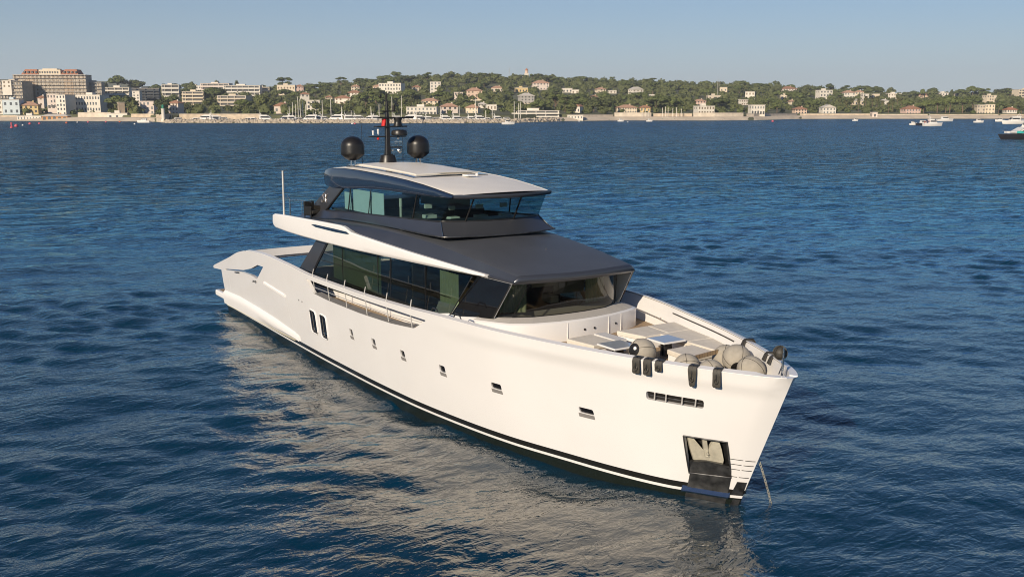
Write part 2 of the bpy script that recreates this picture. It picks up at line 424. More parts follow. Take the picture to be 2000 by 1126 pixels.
GAP = [(2.0, 2.14), (4.9, 2.44), (6.37, 2.50), (7.21, 2.45), (8.39, 3.15), (7.61, 3.13), (6.52, 2.82), (5.3, 2.58), (2.0, 2.185)]
PORTS = [rpoly(p, .05, 2) for p in (
    [(17.20, 2.14), (17.48, 2.14), (17.52, 1.90), (17.24, 1.90)], [(19.02, 2.15), (19.30, 2.15), (19.33, 1.93), (19.05, 1.93)],
    [(21.12, 2.16), (21.42, 2.16), (21.46, 1.95), (21.16, 1.95)], [(23.54, 2.15), (23.86, 2.15), (23.90, 1.94), (23.58, 1.94)],
    [(26.08, 2.12), (26.50, 2.12), (26.55, 1.95), (26.13, 1.95)], [(29.32, 2.05), (29.80, 2.05), (29.87, 1.90), (29.40, 1.90)])]
LONG = [rpoly(p, .16, 4) for p in ([(13.44, 2.20), (14.06, 2.18), (14.06, 1.28), (13.42, 1.28)], [(14.47, 2.20), (15.10, 2.18), (15.04, 1.26), (14.42, 1.26)])]
SLOT = rpoly([(31.20, 2.90), (32.62, 2.90), (32.67, 2.68), (31.25, 2.68)], .06, 2)
ANCH = [(32.40, 1.87), (33.40, 1.87), (33.74, .90), (32.78, .85)]
holes = [OPEN, GAP, SLOT, ANCH]+PORTS+LONG
top = [(s, float(ZS(s))) for s in np.concatenate([np.arange(0.0, 31, .3), np.arange(31, 34.0, .12), [34.02, 34.07, 34.1]])]
top[0] = (0., 2.06)
aft = [(0, 1.95), (1.43, 2.06), (1.45, 1.45), (1.5, .95), (1.45, .3), (1.5, -.7)]
bot = [(s, -.7) for s in np.arange(2.0, 33.9, .5)]+[(34.1, -.7)]
outer = densify(aft+bot, .3)[:-1]+[(34.1, z) for z in np.arange(-.7, 3.7, .2)]+top[::-1]
outer = [tuple(map(float, p)) for p in outer]
pts = []; edges = []
for P in [outer]+[densify(h, .25) for h in holes]:
    b = len(pts); pts += P; edges += [(b+i, b+(i+1) % len(P)) for i in range(len(P))]
def cover(s, z, m=.06):
    return any(inpoly(s+a, z+b, h) for h in holes for a in (-m, 0, m) for b in (-m, 0, m))
for s in list(np.arange(.3, 31, .32))+list(np.arange(31, 34.0, .16)):
    for z in list(np.arange(-.55, 3.2, .18))+[3.27, 3.35, 3.5]:
        if all(inpoly(s+a, z+b, outer) for a in (-.08, .08) for b in (-.05, .05)) and not cover(s, z): pts.append((float(s), float(z)))
vo, ed, fa, ov, oe, of = delaunay_2d_cdt([Vector(p) for p in pts], edges, [], 0, 1e-5)
vo = [(v.x, v.y) for v in vo]; tri = []
for f in fa:
    cx = sum(vo[i][0] for i in f)/3; cz = sum(vo[i][1] for i in f)/3
    if inpoly(cx, cz, outer) and not any(inpoly(cx, cz, h) for h in holes): tri.append(tuple(f))
HV = []; HF = []
cnt = {}
for f in tri:
    for k in range(3):
        e = tuple(sorted((f[k], f[(k+1) % 3]))); cnt[e] = cnt.get(e, 0)+1
for side in (-1, 1):
    b = len(HV); n = len(vo)
    HV += [hullp(s, z, 0, side) for s, z in vo]
    TH = .15
    for s, z in vo:
        p = hullp(s, z, 0, side); q = hullp(s, z, -TH, side)
        if q.y*side < 0.02: q.y = .02*side if s < 34 else 0.0
        if s > 33.6: q = Vector((p.x-TH*1.1, max(0, abs(p.y)-TH*.6)*side, p.z))
        q.z = z; HV.append(q)
    for f in tri:
        g = f if side < 0 else f[::-1]
        HF.append(tuple(i+b for i in g)); HF.append(tuple(i+b+n for i in g[::-1]))
        for k in range(3):
            e = (g[k], g[(k+1) % 3])
            if cnt[tuple(sorted(e))] == 1 and not (vo[e[0]][0] > 34.095 and vo[e[1]][0] > 34.095): HF.append((e[0]+b, e[0]+b+n, e[1]+b+n, e[1]+b))
mb = MB(); mb.V = [tuple(v) for v in HV]; mb.F = HF; mb.M = [0]*len(HF)
HULL = yb(mb, 'hull', M['hull'])
auto(HULL, 28)

# transom and stern block
mb = MB(); mb.loft([[(1.55, -3.3, -.7), (1.55, 3.3, -.7), (1.5, 3.45, .9), (1.55, 3.55, 1.35), (1.55, -3.55, 1.35), (1.5, -3.45, .9)], [(1.75, -3.3, -.7), (1.75, 3.3, -.7), (1.7, 3.45, .9), (1.75, 3.55, 1.35), (1.75, -3.55, 1.35), (1.7, -3.45, .9)]])
yb(mb, 'transom', M['white'])
mb = MB(); mb.box(-.45, 1.6, -3.5, 3.5, .5, .78)
o = yb(mb, 'swim_platform', M['white']); bevel(o, .06)
mb = MB(); mb.box(-.3, 1.45, -3.35, 3.35, .784, .792); yb(mb, 'platform_teak', M['teak'], parent=o)
# side sponson running forward from the platform
for side in (-1, 1):
    prof = [(1.5, .98, .9), (4, 1.06, 1.0), (6.3, 1.02, .98), (9, .93, .9), (11.3, .80, .76), (11.75, .74, .70)]
    rings = []
    for s, zt, zc in prof:
        k = max(0., min(1., (11.9-s)/2.0)); w = .04+.10*k
        zb = .50 if s < 0 else .36+max(0, s-1.5)*.017
        ss = max(s, 1.5)
        def P(z, off):
            q = hullp(ss, z, off, side); q.x = s if s < 1.5 else q.x; return q
        rings.append([P(zt+.10, -.02), P(zt-.02, w*.75), P(zc-.16, w), P(zb+.07, w*.9), P(zb, .01), P(zb, -.05)])
    mb = MB(); mb.loft(rings); o = yb(mb, 'side_sponson', M['white'], 50)
    # drip rail under the sponson, step strip, seam groove
    mb = MB(); mb.tube([hullp(s, .36+max(0, s-1.5)*.017-.03, .02, side) for s in (1.6, 4, 7, 10, 11.2)], .022); yb(mb, 'spray_rail', M['cream'], parent=o)
    mb = MB(); mb.loft([[hullp(s, z+.07, -.01, side), hullp(s, z+.02, .05, side), hullp(s, z-.05, .055, side), hullp(s, z-.07, -.01, side)] for s, z in ((8.2, 2.44), (9.5, 2.36), (10.75, 2.28))])
    yb(mb, 'step_strip', M['white'], 40)
    mb = MB(); mb.loft([[hullp(s, z, .004, side), hullp(s+.03, z, .004, side)] for s, z in ((2.6, 1.95), (2.6, 1.6), (2.6, 1.15))], closed=False)
    mb.loft([[hullp(s, z, .004, side), hullp(s+.03, z, .004, side)] for s, z in ((10.85, 2.2), (10.95, 1.5), (11.1, 1.05))], closed=False)
    yb(mb, 'hull_seam', M['soffit'], split=1)
    mb = MB()
    for s, z in ((12.4, 2.37), (12.74, 2.36)): mb.lathe([(.03, -.005), (.03, .012), (.0, .014)], 10, hullp(s, z, 0, side), axis=(0, side, 0))
    yb(mb, 'drain_port', M['black'], split=1)
    # mooring fittings beside the stern gap
    mb = MB(); mb.lathe([(.05, 0), (.05, .03), (.03, .05), (.03, .12), (.06, .14), (.0, .15)], 12, hullp(7.0, 2.30, .0, side), axis=(0, side, .2)); mb.tube([hullp(4.0, 2.30, .05, side), hullp(4.6, 2.38, .06, side)], .03)
    yb(mb, 'mooring_fitting', M['darksteel'], 30, split=1)

# windows in the hull
def pane_in(poly, depth, side, name, mat, frame=True):
    c = (sum(p[0] for p in poly)/len(poly), sum(p[1] for p in poly)/len(poly))
    big = [(c[0]+(p[0]-c[0])*1.08, c[1]+(p[1]-c[1])*1.08) for p in poly]
    mb = MB(); mb.prism(big, lambda a, b: hullp(a, b, -depth, side), lambda a, b: hullp(a, b, -depth-.02, side))
    o = yb(mb, name, mat, parent=HULL)
    return o
for side in (-1, 1):
    for P in PORTS:
        w = pane_in(P, .045, side, 'porthole', M['blackgloss'])
        x0 = min(p[0] for p in P); x1 = max(p[0] for p in P); z0 = min(p[1] for p in P); z1 = max(p[1] for p in P)
        # backing recess with a bright reveal and a polished sill
        mb = MB(); mb.prism([(x0-.05, z0-.05), (x1+.05, z0-.05), (x1+.05, z1+.05), (x0-.05, z1+.05)], lambda a, b: hullp(a, b, -.32, side), lambda a, b: hullp(a, b, -.34, side))
        yb(mb, 'cabin_lining', M['interior'], parent=HULL)
        e = .045
        mb = MB(); mb.loft([[hullp(a, b, .0, side), hullp(a, b, .010, side), hullp(c_, d_, .010, side), hullp(c_, d_, .0, side)] for a, b, c_, d_ in
            [(x0+.02, z0-.015, x0+.06, z0-.12), ((x0+x1)/2+.02, z0-.015, (x0+x1)/2+.06, z0-.12), (x1+.02, z0-.015, x1+.06, z0-.12)]])
        yb(mb, 'porthole_sill', M['sill'], parent=HULL)
    for P in LONG:
        pane_in(P, .03, side, 'hull_window', M['blackgloss'])
        mb = MB(); mb.tube([hullp(a, b, .012, side) for a, b in P+[P[0]]], .022, 6, cap=False); yb(mb, 'window_frame', M['white'], 60, parent=HULL, split=1)
        zc = 1.45; x0 = min(p[0] for p in P)
        mb = MB(); mb.loft([[hullp(x0+.12, 1.46, -.024, side), hullp(x0+.5, 1.5, -.024, side)], [hullp(x0+.12, 1.42, -.024, side), hullp(x0+.5, 1.46, -.024, side)]], closed=False)
        yb(mb, 'hopper_rail', M['steel'], parent=HULL)
    pane_in(SLOT, .10, side, 'fairlead_recess', M['black'])
    mb = MB()
    for s in (31.46, 31.75, 32.15, 32.47):
        mb.tube([hullp(s, 2.69, .0, side), hullp(s-.02, 2.79, -.02, side), hullp(s-.03, 2.89, .0, side)], .02, 8)
    yb(mb, 'fairlead_post', M['rail'], 60, parent=HULL, split=1)
    mb = MB(); mb.tube([hullp(s, 2.76, -.09, side) for s in (31.3, 31.7, 32.2, 32.6)], .02, 8); yb(mb, 'fairlead_roller', M['darksteel'], 60, parent=HULL)

    # anchor pocket, anchor, chafe plate
    mb = MB()
    inr = lambda a, b: Vector((hullp(a, b, 0, side).x-.42, (abs(hullp(a, b, 0, side).y)-.16)*side, b+.05))
    P4 = ANCH
    q = [hullp(a, b, .006, side) for a, b in P4]; k = [inr(a, b) for a, b in P4]
    V = q+k
    mb.add(V, [(0, 1, 5, 4), (1, 2, 6, 5), (2, 3, 7, 6), (3, 0, 4, 7), (4, 5, 6, 7)])
    AP = yb(mb, 'anchor_pocket', M['darksteel'])
    mb = MB()
    fr = [hullp(a, b, .02, side) for a, b in densify(P4, .2)]
    mb.tube(fr+[fr[0]], .02, 6, cap=False); yb(mb, 'pocket_frame', M['darksteel'], parent=AP)
    def L(a, b, dep):   # point inside the pocket: a across 0..1, b up 0..1, dep inwards
        pa = Vector(P4[3]).lerp(Vector(P4[2]), a); pb = Vector(P4[0]).lerp(Vector(P4[1]), a); pz = pa.lerp(pb, b)
        q0 = hullp(pz.x, pz.y, 0, side); q1 = inr(pz.x, pz.y); return q0.lerp(q1, dep)
    mb = MB()
    for fl, ins in (([(.14, .93), (.26, .93), (.48, .60), (.50, .30), (.20, .28), (.16, .6)], 0), ([(.86, .93), (.74, .93), (.54, .60), (.52, .22), (.84, .12), (.92, .40), (.90, .7)], 0)):
        mb.prism(fl, lambda a, b: L(a, b, .22+.25*abs(a-.5)), lambda a, b: L(a, b, .45+.25*abs(a-.5)))
    mb.prism([(.46, .95), (.56, .95), (.56, .45), (.46, .45)], lambda a, b: L(a, b, .16), lambda a, b: L(a, b, .34))
    mb.prism([(.48, .45), (.55, .45), (.55, .15), (.48, .15)], lambda a, b: L(a, b, .22), lambda a, b: L(a, b, .34), 0)
    mb.tube([L(.51, .62, .10), L(.53, .55, .08), L(.51, .50, .10)], .03)
    o = yb(mb, 'anchor', M['anchor']); bevel(o, .012)
    # lower dark plate in the pocket and on the stem
    mb = MB(); mb.prism([(.0, .0), (1, .0), (.98, .30), (.5, .36), (.12, .30)], lambda a, b: L(a, b, .04), lambda a, b: L(a, b, .3)); yb(mb, 'pocket_plate', M['darksteel'], parent=AP)
    def strip(pts0, pts1, off):
        return [[hullp(*p, off, side) for p in (a, b)] for a, b in zip(pts0, pts1)]
    mb = MB()
    tp = [(32.80, .85), (33.1, .865), (33.45, .885), (33.74, .90)]
    md = [(32.84, .40), (33.15, .40), (33.5, .40), (33.80, .40)]
    lo = [(32.86, -.3), (33.2, -.3), (33.55, -.3), (33.84, -.3)]
    V = []; F = []
    for r_ in (tp, md, lo):
        for off in (.022,): V += [hullp(*p, off, side) for p in r_]
    for i in range(2):
        for j in range(3): F.append((i*4+j, i*4+j+1, (i+1)*4+j+1, (i+1)*4+j))
    mb.add(V, F)
    CP = yb(mb, 'chafe_plate', M['darksteel'])
    mb = MB(); mb.loft([[hullp(s, .45, .0, side), hullp(s, .38, .12, side), hullp(s, .34, .12, side), hullp(s, .30, .0, side)] for s in (32.72, 32.95, 33.3, 33.6, 33.84)])
    yb(mb, 'plate_ledge', M['steel'], 30, parent=CP)
    mb = MB()
    V = [hullp(s, z, .012, side) for s, z in ((33.9, .80), (34.08, .80), (34.09, .40), (33.86, .40))]+[hullp(s, z, .012, side) for s, z in ((33.95, .28), (34.09, .28), (34.09, -.3), (33.88, -.3))]
    mb.add(V, [(0, 1, 2, 3), (4, 5, 6, 7)]); yb(mb, 'stem_plate', M['darksteel'], parent=CP)
    mb = MB()
    for z in (1.42, 1.28, 1.14, .93):
        for s0, s1 in ((33.50+(1.42-z)*.25, 33.86), (33.9, 34.08)):
            mb.loft([[hullp(s, z+.006, .004, side), hullp(s, z-.012, .004, side)] for s in np.linspace(s0, s1, 5)], closed=False)
    yb(mb, 'draft_groove', M['black'], split=1)

# stem closure strip below and anchor chain
mb = MB()
ch = [Vector((33.02, .18, 1.36)), Vector((33.0, .40, .9)), Vector((32.93, .66, .40)), Vector((32.80, 1.0, -.25))]
for i in range(3):
    a, b = ch[i], ch[i+1]; n = 6
    for k in range(n):
        p = a.lerp(b, k/n); q = a.lerp(b, (k+1.25)/n); t = (q-p); w = t.cross(Vector((1, 0, 0) if (k % 2) else (0, 1, .3))).normalized()*.02
        mb.tube([p-w, p.lerp(q, .5)-w*1.4, q-w], .008, 5); mb.tube([p+w, p.lerp(q, .5)+w*1.4, q+w], .008, 5); mb.tube([p-w, p+w], .008, 5); mb.tube([q-w, q+w], .008, 5)
yb(mb, 'anchor_chain', M['anchor'])

# capping rail along both bulwarks
for side in (-1, 1):
    rings = []
    for s in list(np.arange(6.2, 33.4, .4))+[33.5, 33.75, 33.95, 34.06]:
        s = float(s); z = float(ZS(s)); w = .17 if s < 33.8 else .13
        o_ = hullp(s, z, .012, side); i_ = hullp(s, z, -w, side)
        if s > 33.7: i_ = Vector((o_.x-.16, max(.02, abs(o_.y)-.10)*side, z))
        rings.append([o_+Vector((0, 0, .003)), o_+Vector((0, 0, .022)), i_+Vector((0, 0, .022)), i_+Vector((0, 0, .003))])
    mb = MB(); mb.loft(rings); yb(mb, 'capping_rail', M['white'], 40)

# decks
def deck(name, s0, s1, z0, z1, mat, inset=.12, step=.5):
    mb = MB(); rings = []
    for s in np.append(np.arange(s0, s1, step), s1):
        z = z0+(z1-z0)*(s-s0)/(s1-s0); p = hullp(float(s), z, -inset)
        w = max(.02, -p.y); rings.append([(p.x, -w, z), (p.x, -w*.5, z), (p.x, 0, z), (p.x, w*.5, z), (p.x, w, z)])
    mb.loft(rings, closed=False); return yb(mb, name, mat)
deck('main_deck', 8.6, 24.2, 2.42, 2.72, M['teak'])
deck('fore_deck', 24.2, 33.9, 3.0, 3.02, M['teak'])
deck('cockpit_deck', 1.6, 8.6, 1.30, 1.30, M['teak'])
mb = MB(); mb.box(8.55, 8.62, -3.6, 3.6, 1.3, 2.42); yb(mb, 'cockpit_bulkhead', M['white'])
mb = MB(); w = 3.75
mb.box(24.15, 24.2, -3.4, 3.4, 2.68, 3.0); yb(mb, 'deck_step', M['white'])
# stern arch: high coaming spanning the cockpit
rings = []
for i in range(21):
    t = -1+2*i/20; y = 3.72*t; bx = 4.9-.35*(1-abs(t)**2.5)+0.0; k = abs(t)**6
    zb = 3.05-.28*k; zt = 3.40+.0*k
    rings.append([(bx+.25, y, zt), (bx+.32, y, zb+.02), (bx+.2, y, zb), (bx-.9, y, zb-.28), (bx-1.3, y, zt-.42), (bx-1.2, y, zt-.32)])
mb = MB(); mb.loft(rings); o = yb(mb, 'stern_arch', M['white'], 40)
mb = MB()
mb.tube([(5.2, -3.55, 2.92), (5.05, -1.5, 3.0), (5.0, 2.5, 3.0)], .02, 8)
yb(mb, 'arch_rail', M['steel'], parent=o)

# railings in the walkway opening
for side in (-1, 1):
    mb = MB(); Pz = []
    for s in (14.2, 15.6, 17.2, 18.9, 20.5, 22.1):
        b = hullp(s, 2.90 if s < 20 else 3.0+.05*(s-20.5), -.05, side); t = hullp(s, 3.66, -.05, side); b.z -= .02
        tp = Vector((t.x+.05, t.y-.03*side, float(ZS(s))+.30)); mb.tube([b, t, tp], .018, 8)
    yb(mb, 'stanchion', M['rail'], 60, split=1)
    mb = MB(); mb.tube([hullp(s, z, -.07, side) for s, z in ((13.6, 3.14), (15.6, 3.16), (18, 3.18), (20.5, 3.24), (22.7, 3.34))], .011, 6); yb(mb, 'guard_wire', M['rail'])
    mb = MB(); zl = lambda s: float(np.interp(s, [14.1, 15.5, 18.3, 20.7, 22.3], [2.92, 2.88, 2.90, 2.97, 3.09]))+.004
    mb.loft([[hullp(s, zl(s), -.004, side), hullp(s, zl(s), -.30, side)] for s in np.linspace(14.2, 22.2, 22)], closed=False); yb(mb, 'opening_sill', M['sill'])

# ---- deck house
HY = 2.62
mb = MB()
lo_ = [(9.6, -HY, 2.4), (10.9, -HY, 2.4), (22.1, -HY, 2.6), (22.6, -HY, 2.6), (24.35, -2.15, 2.7)]; hi_ = [(9.6, -HY, 3.16), (10.9, -HY, 2.68), (22.1, -HY, 3.02), (22.6, -HY, 3.42), (24.5, -2.25, 3.7)]
mir = lambda R: R+[(x, -y, z) for x, y, z in R[::-1]]
mb.loft([mir(lo_), mir(hi_)])
yb(mb, 'house_base', M['white'])
mb = MB()
mb.box(9.9, 24.3, -2.5, 2.5, 3.1, 3.14); FL = yb(mb, 'saloon_floor', M['interior'])
mb = MB(); mb.box(14.9, 15.0, -.2, 2.4, 3.15, 4.6); mb.box(19.3, 19.4, -2.3, 1.0, 3.15, 4.6); mb.box(22.0, 22.1, -1.6, 1.9, 3.15, 4.62); yb(mb, 'partition', M['interior'], parent=FL, split=1)
# curtains: pleated sheets
def curtain(name, x0, y0, x1, y1, zb, zt, mat, parent, pl=.03, pitch=.16):
    n = int(math.hypot(x1-x0, y1-y0)/.03)+2; mb = MB(); ln = math.hypot(x1-x0, y1-y0)
    nx, ny = -(y1-y0)/ln, (x1-x0)/ln
    r1 = []; r2 = []
    for i in range(n):
        t = i/(n-1); w = pl*math.sin(t*ln/pitch*2*PI)+pl*.4*math.sin(t*ln/pitch*4.3)
        r1.append((x0+(x1-x0)*t+nx*w, y0+(y1-y0)*t+ny*w, zb)); r2.append((x0+(x1-x0)*t+nx*w, y0+(y1-y0)*t+ny*w, zt))
    mb.loft([r1, r2], closed=False); return yb(mb, name, mat, 80, parent)
curtain('curtain', 21.55, -2.42, 22.75, -2.42, 3.45, 4.72, M['curtain'], FL)
curtain('curtain', 12.75, -2.46, 17.2, -2.46, 3.2, 4.68, M['sheer'], FL, .006, .8)
curtain('curtain', 24.45, -1.95, 24.75, -1.2, 3.76, 4.75, M['curtain'], FL)
curtain('curtain', 24.55, 1.15, 24.45, 1.95, 3.76, 4.72, M['curtain'], FL)
mb = MB(); mb.box(23.6, 23.7, -.3, .6, 4.25, 4.62); mb.box(23.5, 24.0, .2, .5, 3.76, 3.98); mb.box(23.4, 23.45, .7, 1.9, 3.9, 4.6); o = yb(mb, 'cabin_lamp', M['cream'], parent=FL, split=1)
mb = MB()
for x in (12.6, 13.3): mb.box(x, x+.5, -1.9, -1.4, 3.14, 3.6); mb.box(x, x+.12, -1.9, -1.4, 3.6, 3.95)
o = yb(mb, 'saloon_chair', M['cream'], parent=FL, split=2); bevel(o, .08, 3)

# side glass: one long raked band each side, seams, dark quarter panel
for side in (-1, 1):
    gy = 2.66
    F0 = lambda a, b: Vector((a, side*(gy-(b-3.1)*.03), b)); F1 = lambda a, b: Vector((a, side*(gy-.025-(b-3.1)*.03), b))
    mb = MB(); mb.add([F0(a, b) for a, b in [(10.62, 2.69), (22.1, 3.02), (22.55, 3.42), (23.95, 4.86), (12.65, 4.66)]], [(0, 1, 2, 3, 4)])
    G = yb(mb, 'side_window', M['glassL'])
    mb = MB(); mb.prism([(9.55, 3.15), (10.98, 3.185), (12.62, 4.66), (11.6, 4.66)], lambda a, b: F0(a, b)+Vector((0, side*.03, 0)), lambda a, b: F1(a, b)+Vector((0, -side*.05, 0)))
    yb(mb, 'quarter_panel', M['graphite'])
    mb = MB(); mb.prism([(10.98, 3.185), (11.1, 3.185), (12.75, 4.66), (12.62, 4.66)], lambda a, b: F0(a, b)+Vector((0, side*.02, 0)), F1); yb(mb, 'window_frame', M['black'], parent=G, split=1)
    mb = MB()
    for x in (14.1, 17.3, 18.35, 20.95): mb.box(x-.012, x+.012, side*(gy-.02)-.012, side*(gy-.02)+.012, 3.3, 4.75)
    yb(mb, 'window_seam', M['black'], parent=G, split=1)
    mb = MB(); mb.prism([(10.7, 2.70), (22.08, 3.03), (22.3, 3.30), (10.95, 3.10)], lambda a, b: Vector((a, side*2.60, b)), lambda a, b: Vector((a, side*2.58, b))); yb(mb, 'sill_panel', M['blackgloss'], parent=G)
    mb = MB(); mb.tube([(11.6, side*2.5, 3.75), (22.3, side*2.5, 3.95)], .014, 6); yb(mb, 'inner_handrail', M['darksteel'], parent=G)
    # wind-break panel joining brow, bulwark and bow window
    mb = MB(); B = [(22.62, 3.42), (24.75, 3.70), (25.55, 4.83), (24.0, 4.86)]
    mb.prism(B, lambda a, b: Vector((a, side*(2.66-(a-22.62)*.115-(b-3.4)*.03), b)), lambda a, b: Vector((a, side*(2.61-(a-22.62)*.115-(b-3.4)*.03), b)))
    W_ = yb(mb, 'windbreak_panel', M['blackgloss'])
    mb = MB(); mb.prism(B, lambda a, b: Vector((a, side*(2.602-(a-22.62)*.115-(b-3.4)*.03), b)), lambda a, b: Vector((a, side*(2.58-(a-22.62)*.115-(b-3.4)*.03), b)))
    yb(mb, 'panel_lining', M['soffit'], parent=W_)
    mb = MB(); mb.tube([Vector((22.60, side*2.665, 3.42)), Vector((23.98, side*2.63, 4.86))], .018, 6); yb(mb, 'panel_edge', M['darksteel'], parent=W_)

# bow window: bowed, leaning forward
base = [(24.62, -2.24), (24.80, -2.12), (25.02, -1.88), (25.28, -1.33), (25.39, -.5), (25.40, 0), (25.39, .5), (25.28, 1.33), (25.02, 1.88), (24.80, 2.12), (24.62, 2.24)]
rings = []
for z, k in ((3.72, 0), (4.0, .28), (4.4, .68), (4.82, 1.1)):
    rings.append([(x+.42*k, y-(.28*k*(1 if y > 0 else -1) if abs(y) > 1.6 else .28*k*y/1.6), z) for x, y in base])
mb = MB(); mb.loft(rings, closed=False); FW = yb(mb, 'bow_window', M['glassF'], 40)
mb = MB()
for j in (0, 2, 10):
    mb.tube([Vector(r[j])+Vector((.01, 0, 0)) for r in rings], .035 if j != 2 else .012, 6)
mb.tube([Vector(p)+Vector((.01, 0, 0)) for p in rings[0]], .02, 6)
yb(mb, 'window_frame', M['black'], parent=FW, split=1)

# trunk below it, with a ledge
edge = [(21.6, -2.68), (22.6, -2.78), (24.0, -2.68), (24.85, -2.50), (25.35, -2.20), (25.70, -1.60), (25.90, -.80), (25.95, 0), (25.92, .6), (25.78, 1.35), (25.62, 1.95), (25.47, 2.35), (25.30, 2.60), (24.7, 2.74), (22.4, 2.72)]
inn = [(21.6, -2.5), (22.5, -2.45), (24.2, -2.30), (24.60, -2.22), (25.0, -1.86), (25.26, -1.31), (25.37, -.48), (25.38, 0), (25.37, .5), (25.26, 1.33), (25.0, 1.86), (24.78, 2.10), (24.60, 2.22), (24.2, 2.30), (22.4, 2.45)]
zt_ = lambda x: float(np.interp(x, [21.6, 22.6, 24.0, 24.8], [3.30, 3.36, 3.52, 3.58]))
r0_ = [(x-.03, y, 2.5) for x, y in edge]; r1_ = [(x, y, zt_(x)) for x, y in edge]; r2_ = [(x-.03, y*.990, zt_(x)+.022) for x, y in edge]; r3_ = [(x, y, 3.72) for x, y in inn]
mb = MB(); mb.loft([r0_, r1_, r2_, r3_], closed=False)
TR = yb(mb, 'cabin_trunk', M['white'], 30)
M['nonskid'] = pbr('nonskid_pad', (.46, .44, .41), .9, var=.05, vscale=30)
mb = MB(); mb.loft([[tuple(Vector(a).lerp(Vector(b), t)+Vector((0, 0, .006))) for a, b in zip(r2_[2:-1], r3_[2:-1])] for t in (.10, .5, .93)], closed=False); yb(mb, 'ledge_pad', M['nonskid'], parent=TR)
mb = MB()
for x, y in ((25.95, .10), (25.935, .48), (25.76, 1.42)): mb.lathe([(.034, 0), (.034, .015), (0, .016)], 12, (x-.005, y, 3.30), axis=(1, 0, 0))
yb(mb, 'locker_latch', M['black'], parent=TR, split=1)
mb = MB()
for (x, y) in ((25.925, -.5), (25.84, 1.10), (25.70, 1.68)): mb.box(x-.02, x+.004, y-.005, y+.005, 3.01, 3.56)
yb(mb, 'locker_seam', M['soffit'], parent=TR, split=1)

# ---- white wing band along the upper deck, port and starboard
WS = [(7.7, 3.13, 4.80, 5.28), (8.0, 3.16, 4.74, 5.34), (9.5, 3.17, 4.71, 5.40), (11, 3.16, 4.70, 5.44), (13.2, 3.13, 4.71, 5.50), (15.0, 3.09, 4.73, 5.53), (15.35, 3.08, 4.735, 5.50), (15.9, 3.07, 4.74, 5.37), (16.6, 3.04, 4.75, 5.33), (18.5, 2.95, 4.79, 5.24), (20.3, 2.84, 4.82, 5.15), (22.3, 2.66, 4.84, 5.06), (23.8, 2.50, 4.845, 4.99), (24.35, 2.43, 4.87, 4.96)]
wingtop = lambda x: (float(np.interp(x, [w[0] for w in WS], [w[1] for w in WS])), float(np.interp(x, [w[0] for w in WS], [w[3] for w in WS])))
for side in (-1, 1):
    rings = []
    for x, y, zb, zt in WS:
        h = zt-zb; t = .22
        rings.append([(x, side*(y-t), zt-.02), (x, side*(y-.05), zt), (x, side*(y-.01), zt-min(.05, h*.2)), (x, side*(y), zb+h*.35), (x, side*(y-.03), zb+min(.04, h*.2)), (x, side*(y-.07), zb), (x, side*(y-t-.25), zb-.005)])
    mb = MB(); mb.loft(rings); WG = yb(mb, 'upper_wing', M['white'], 32)
    # recessed light strip near the notch
    mb = MB(); rr = []
    for x, z0, z1 in ((12.3, 5.30, 5.31), (12.7, 5.24, 5.34), (14.5, 5.24, 5.36), (15.6, 5.27, 5.36), (15.8, 5.29, 5.31)):
        y, _ = wingtop(x); rr.append([(x, side*(y+.006), z0), (x, side*(y+.012), z0), (x, side*(y+.012), z1), (x, side*(y+.002), z1)])
    mb.loft(rr); yb(mb, 'vent_strip', M['navy'], parent=WG)

# ---- upper deck shell and brow
CR = dict(x=[8.2, 10.4, 13.1, 16.0, 18.7, 21.3, 23.6, 25.42], y=[2.62, 2.60, 2.58, 2.50, 2.43, 2.34, 2.24, 2.08], z=[5.14, 5.30, 5.48, 5.60, 5.60, 5.50, 5.29, 5.07])
ST = [8.2, 9.5, 11, 12.5, 14, 15.3, 16.5, 18, 19.5, 21, 22, 23, 24, 24.8, 25.3, 25.55]
ctr = lambda x: float(np.interp(x, [8.2, 10, 14, 18, 21.5, 23.5, 25.6], [5.12, 5.3, 5.6, 5.7, 5.68, 5.42, 5.05]))
bow = lambda x: .34*max(0, (x-21)/4.6)**1.2 if x > 21 else 0
rings = []
for x in ST:
    cy = float(np.interp(x, CR['x'], CR['y'])); cz = float(np.interp(x, CR['x'], CR['z']))
    wy, wz = wingtop(min(x, 24.35))
    oy = wy-.18; oz = wz-.035
    if x > 24.2: oy = np.interp(x, [24.2, 25.55], [2.30, 2.17]); oz = np.interp(x, [24.2, 25.55], [4.94, 4.90])
    if x > 25.5: cy -= .02; cz -= .015
    zc = ctr(x); half = [(oy, oz), (oy-.01, oz+.02), ((oy*.55+cy*.45), oz*.55+cz*.45+.025), (cy+.02, cz-.012), (cy-.06, cz+.012), (cy*.75, cz*.6+zc*.4+.01), (cy*.5, cz*.35+zc*.65+.01), (cy*.25, zc*.9+cz*.1), (0, zc)]
    ring = [(-y, z) for y, z in half]+[(y, z) for y, z in half[::-1][1:]]
    rings.append([(x+bow(x)*(1-(y/2.3)**2 if abs(y) < 2.3 else 0), y, z) for y, z in ring])
mb = MB(); n = len(rings[0])
V = [p for r_ in rings for p in r_]; F = []; Ms = []
for i in range(len(rings)-1):
    for j in range(n-1):
        F.append((i*n+j, i*n+j+1, (i+1)*n+j+1, (i+1)*n+j)); Ms.append(0 if (j < 3 or j >= n-4) else 1)
mb.V = V; mb.F = F; mb.M = Ms
BR = yb(mb, 'brow', [M['graphite'], M['graphite_matte']], 30)
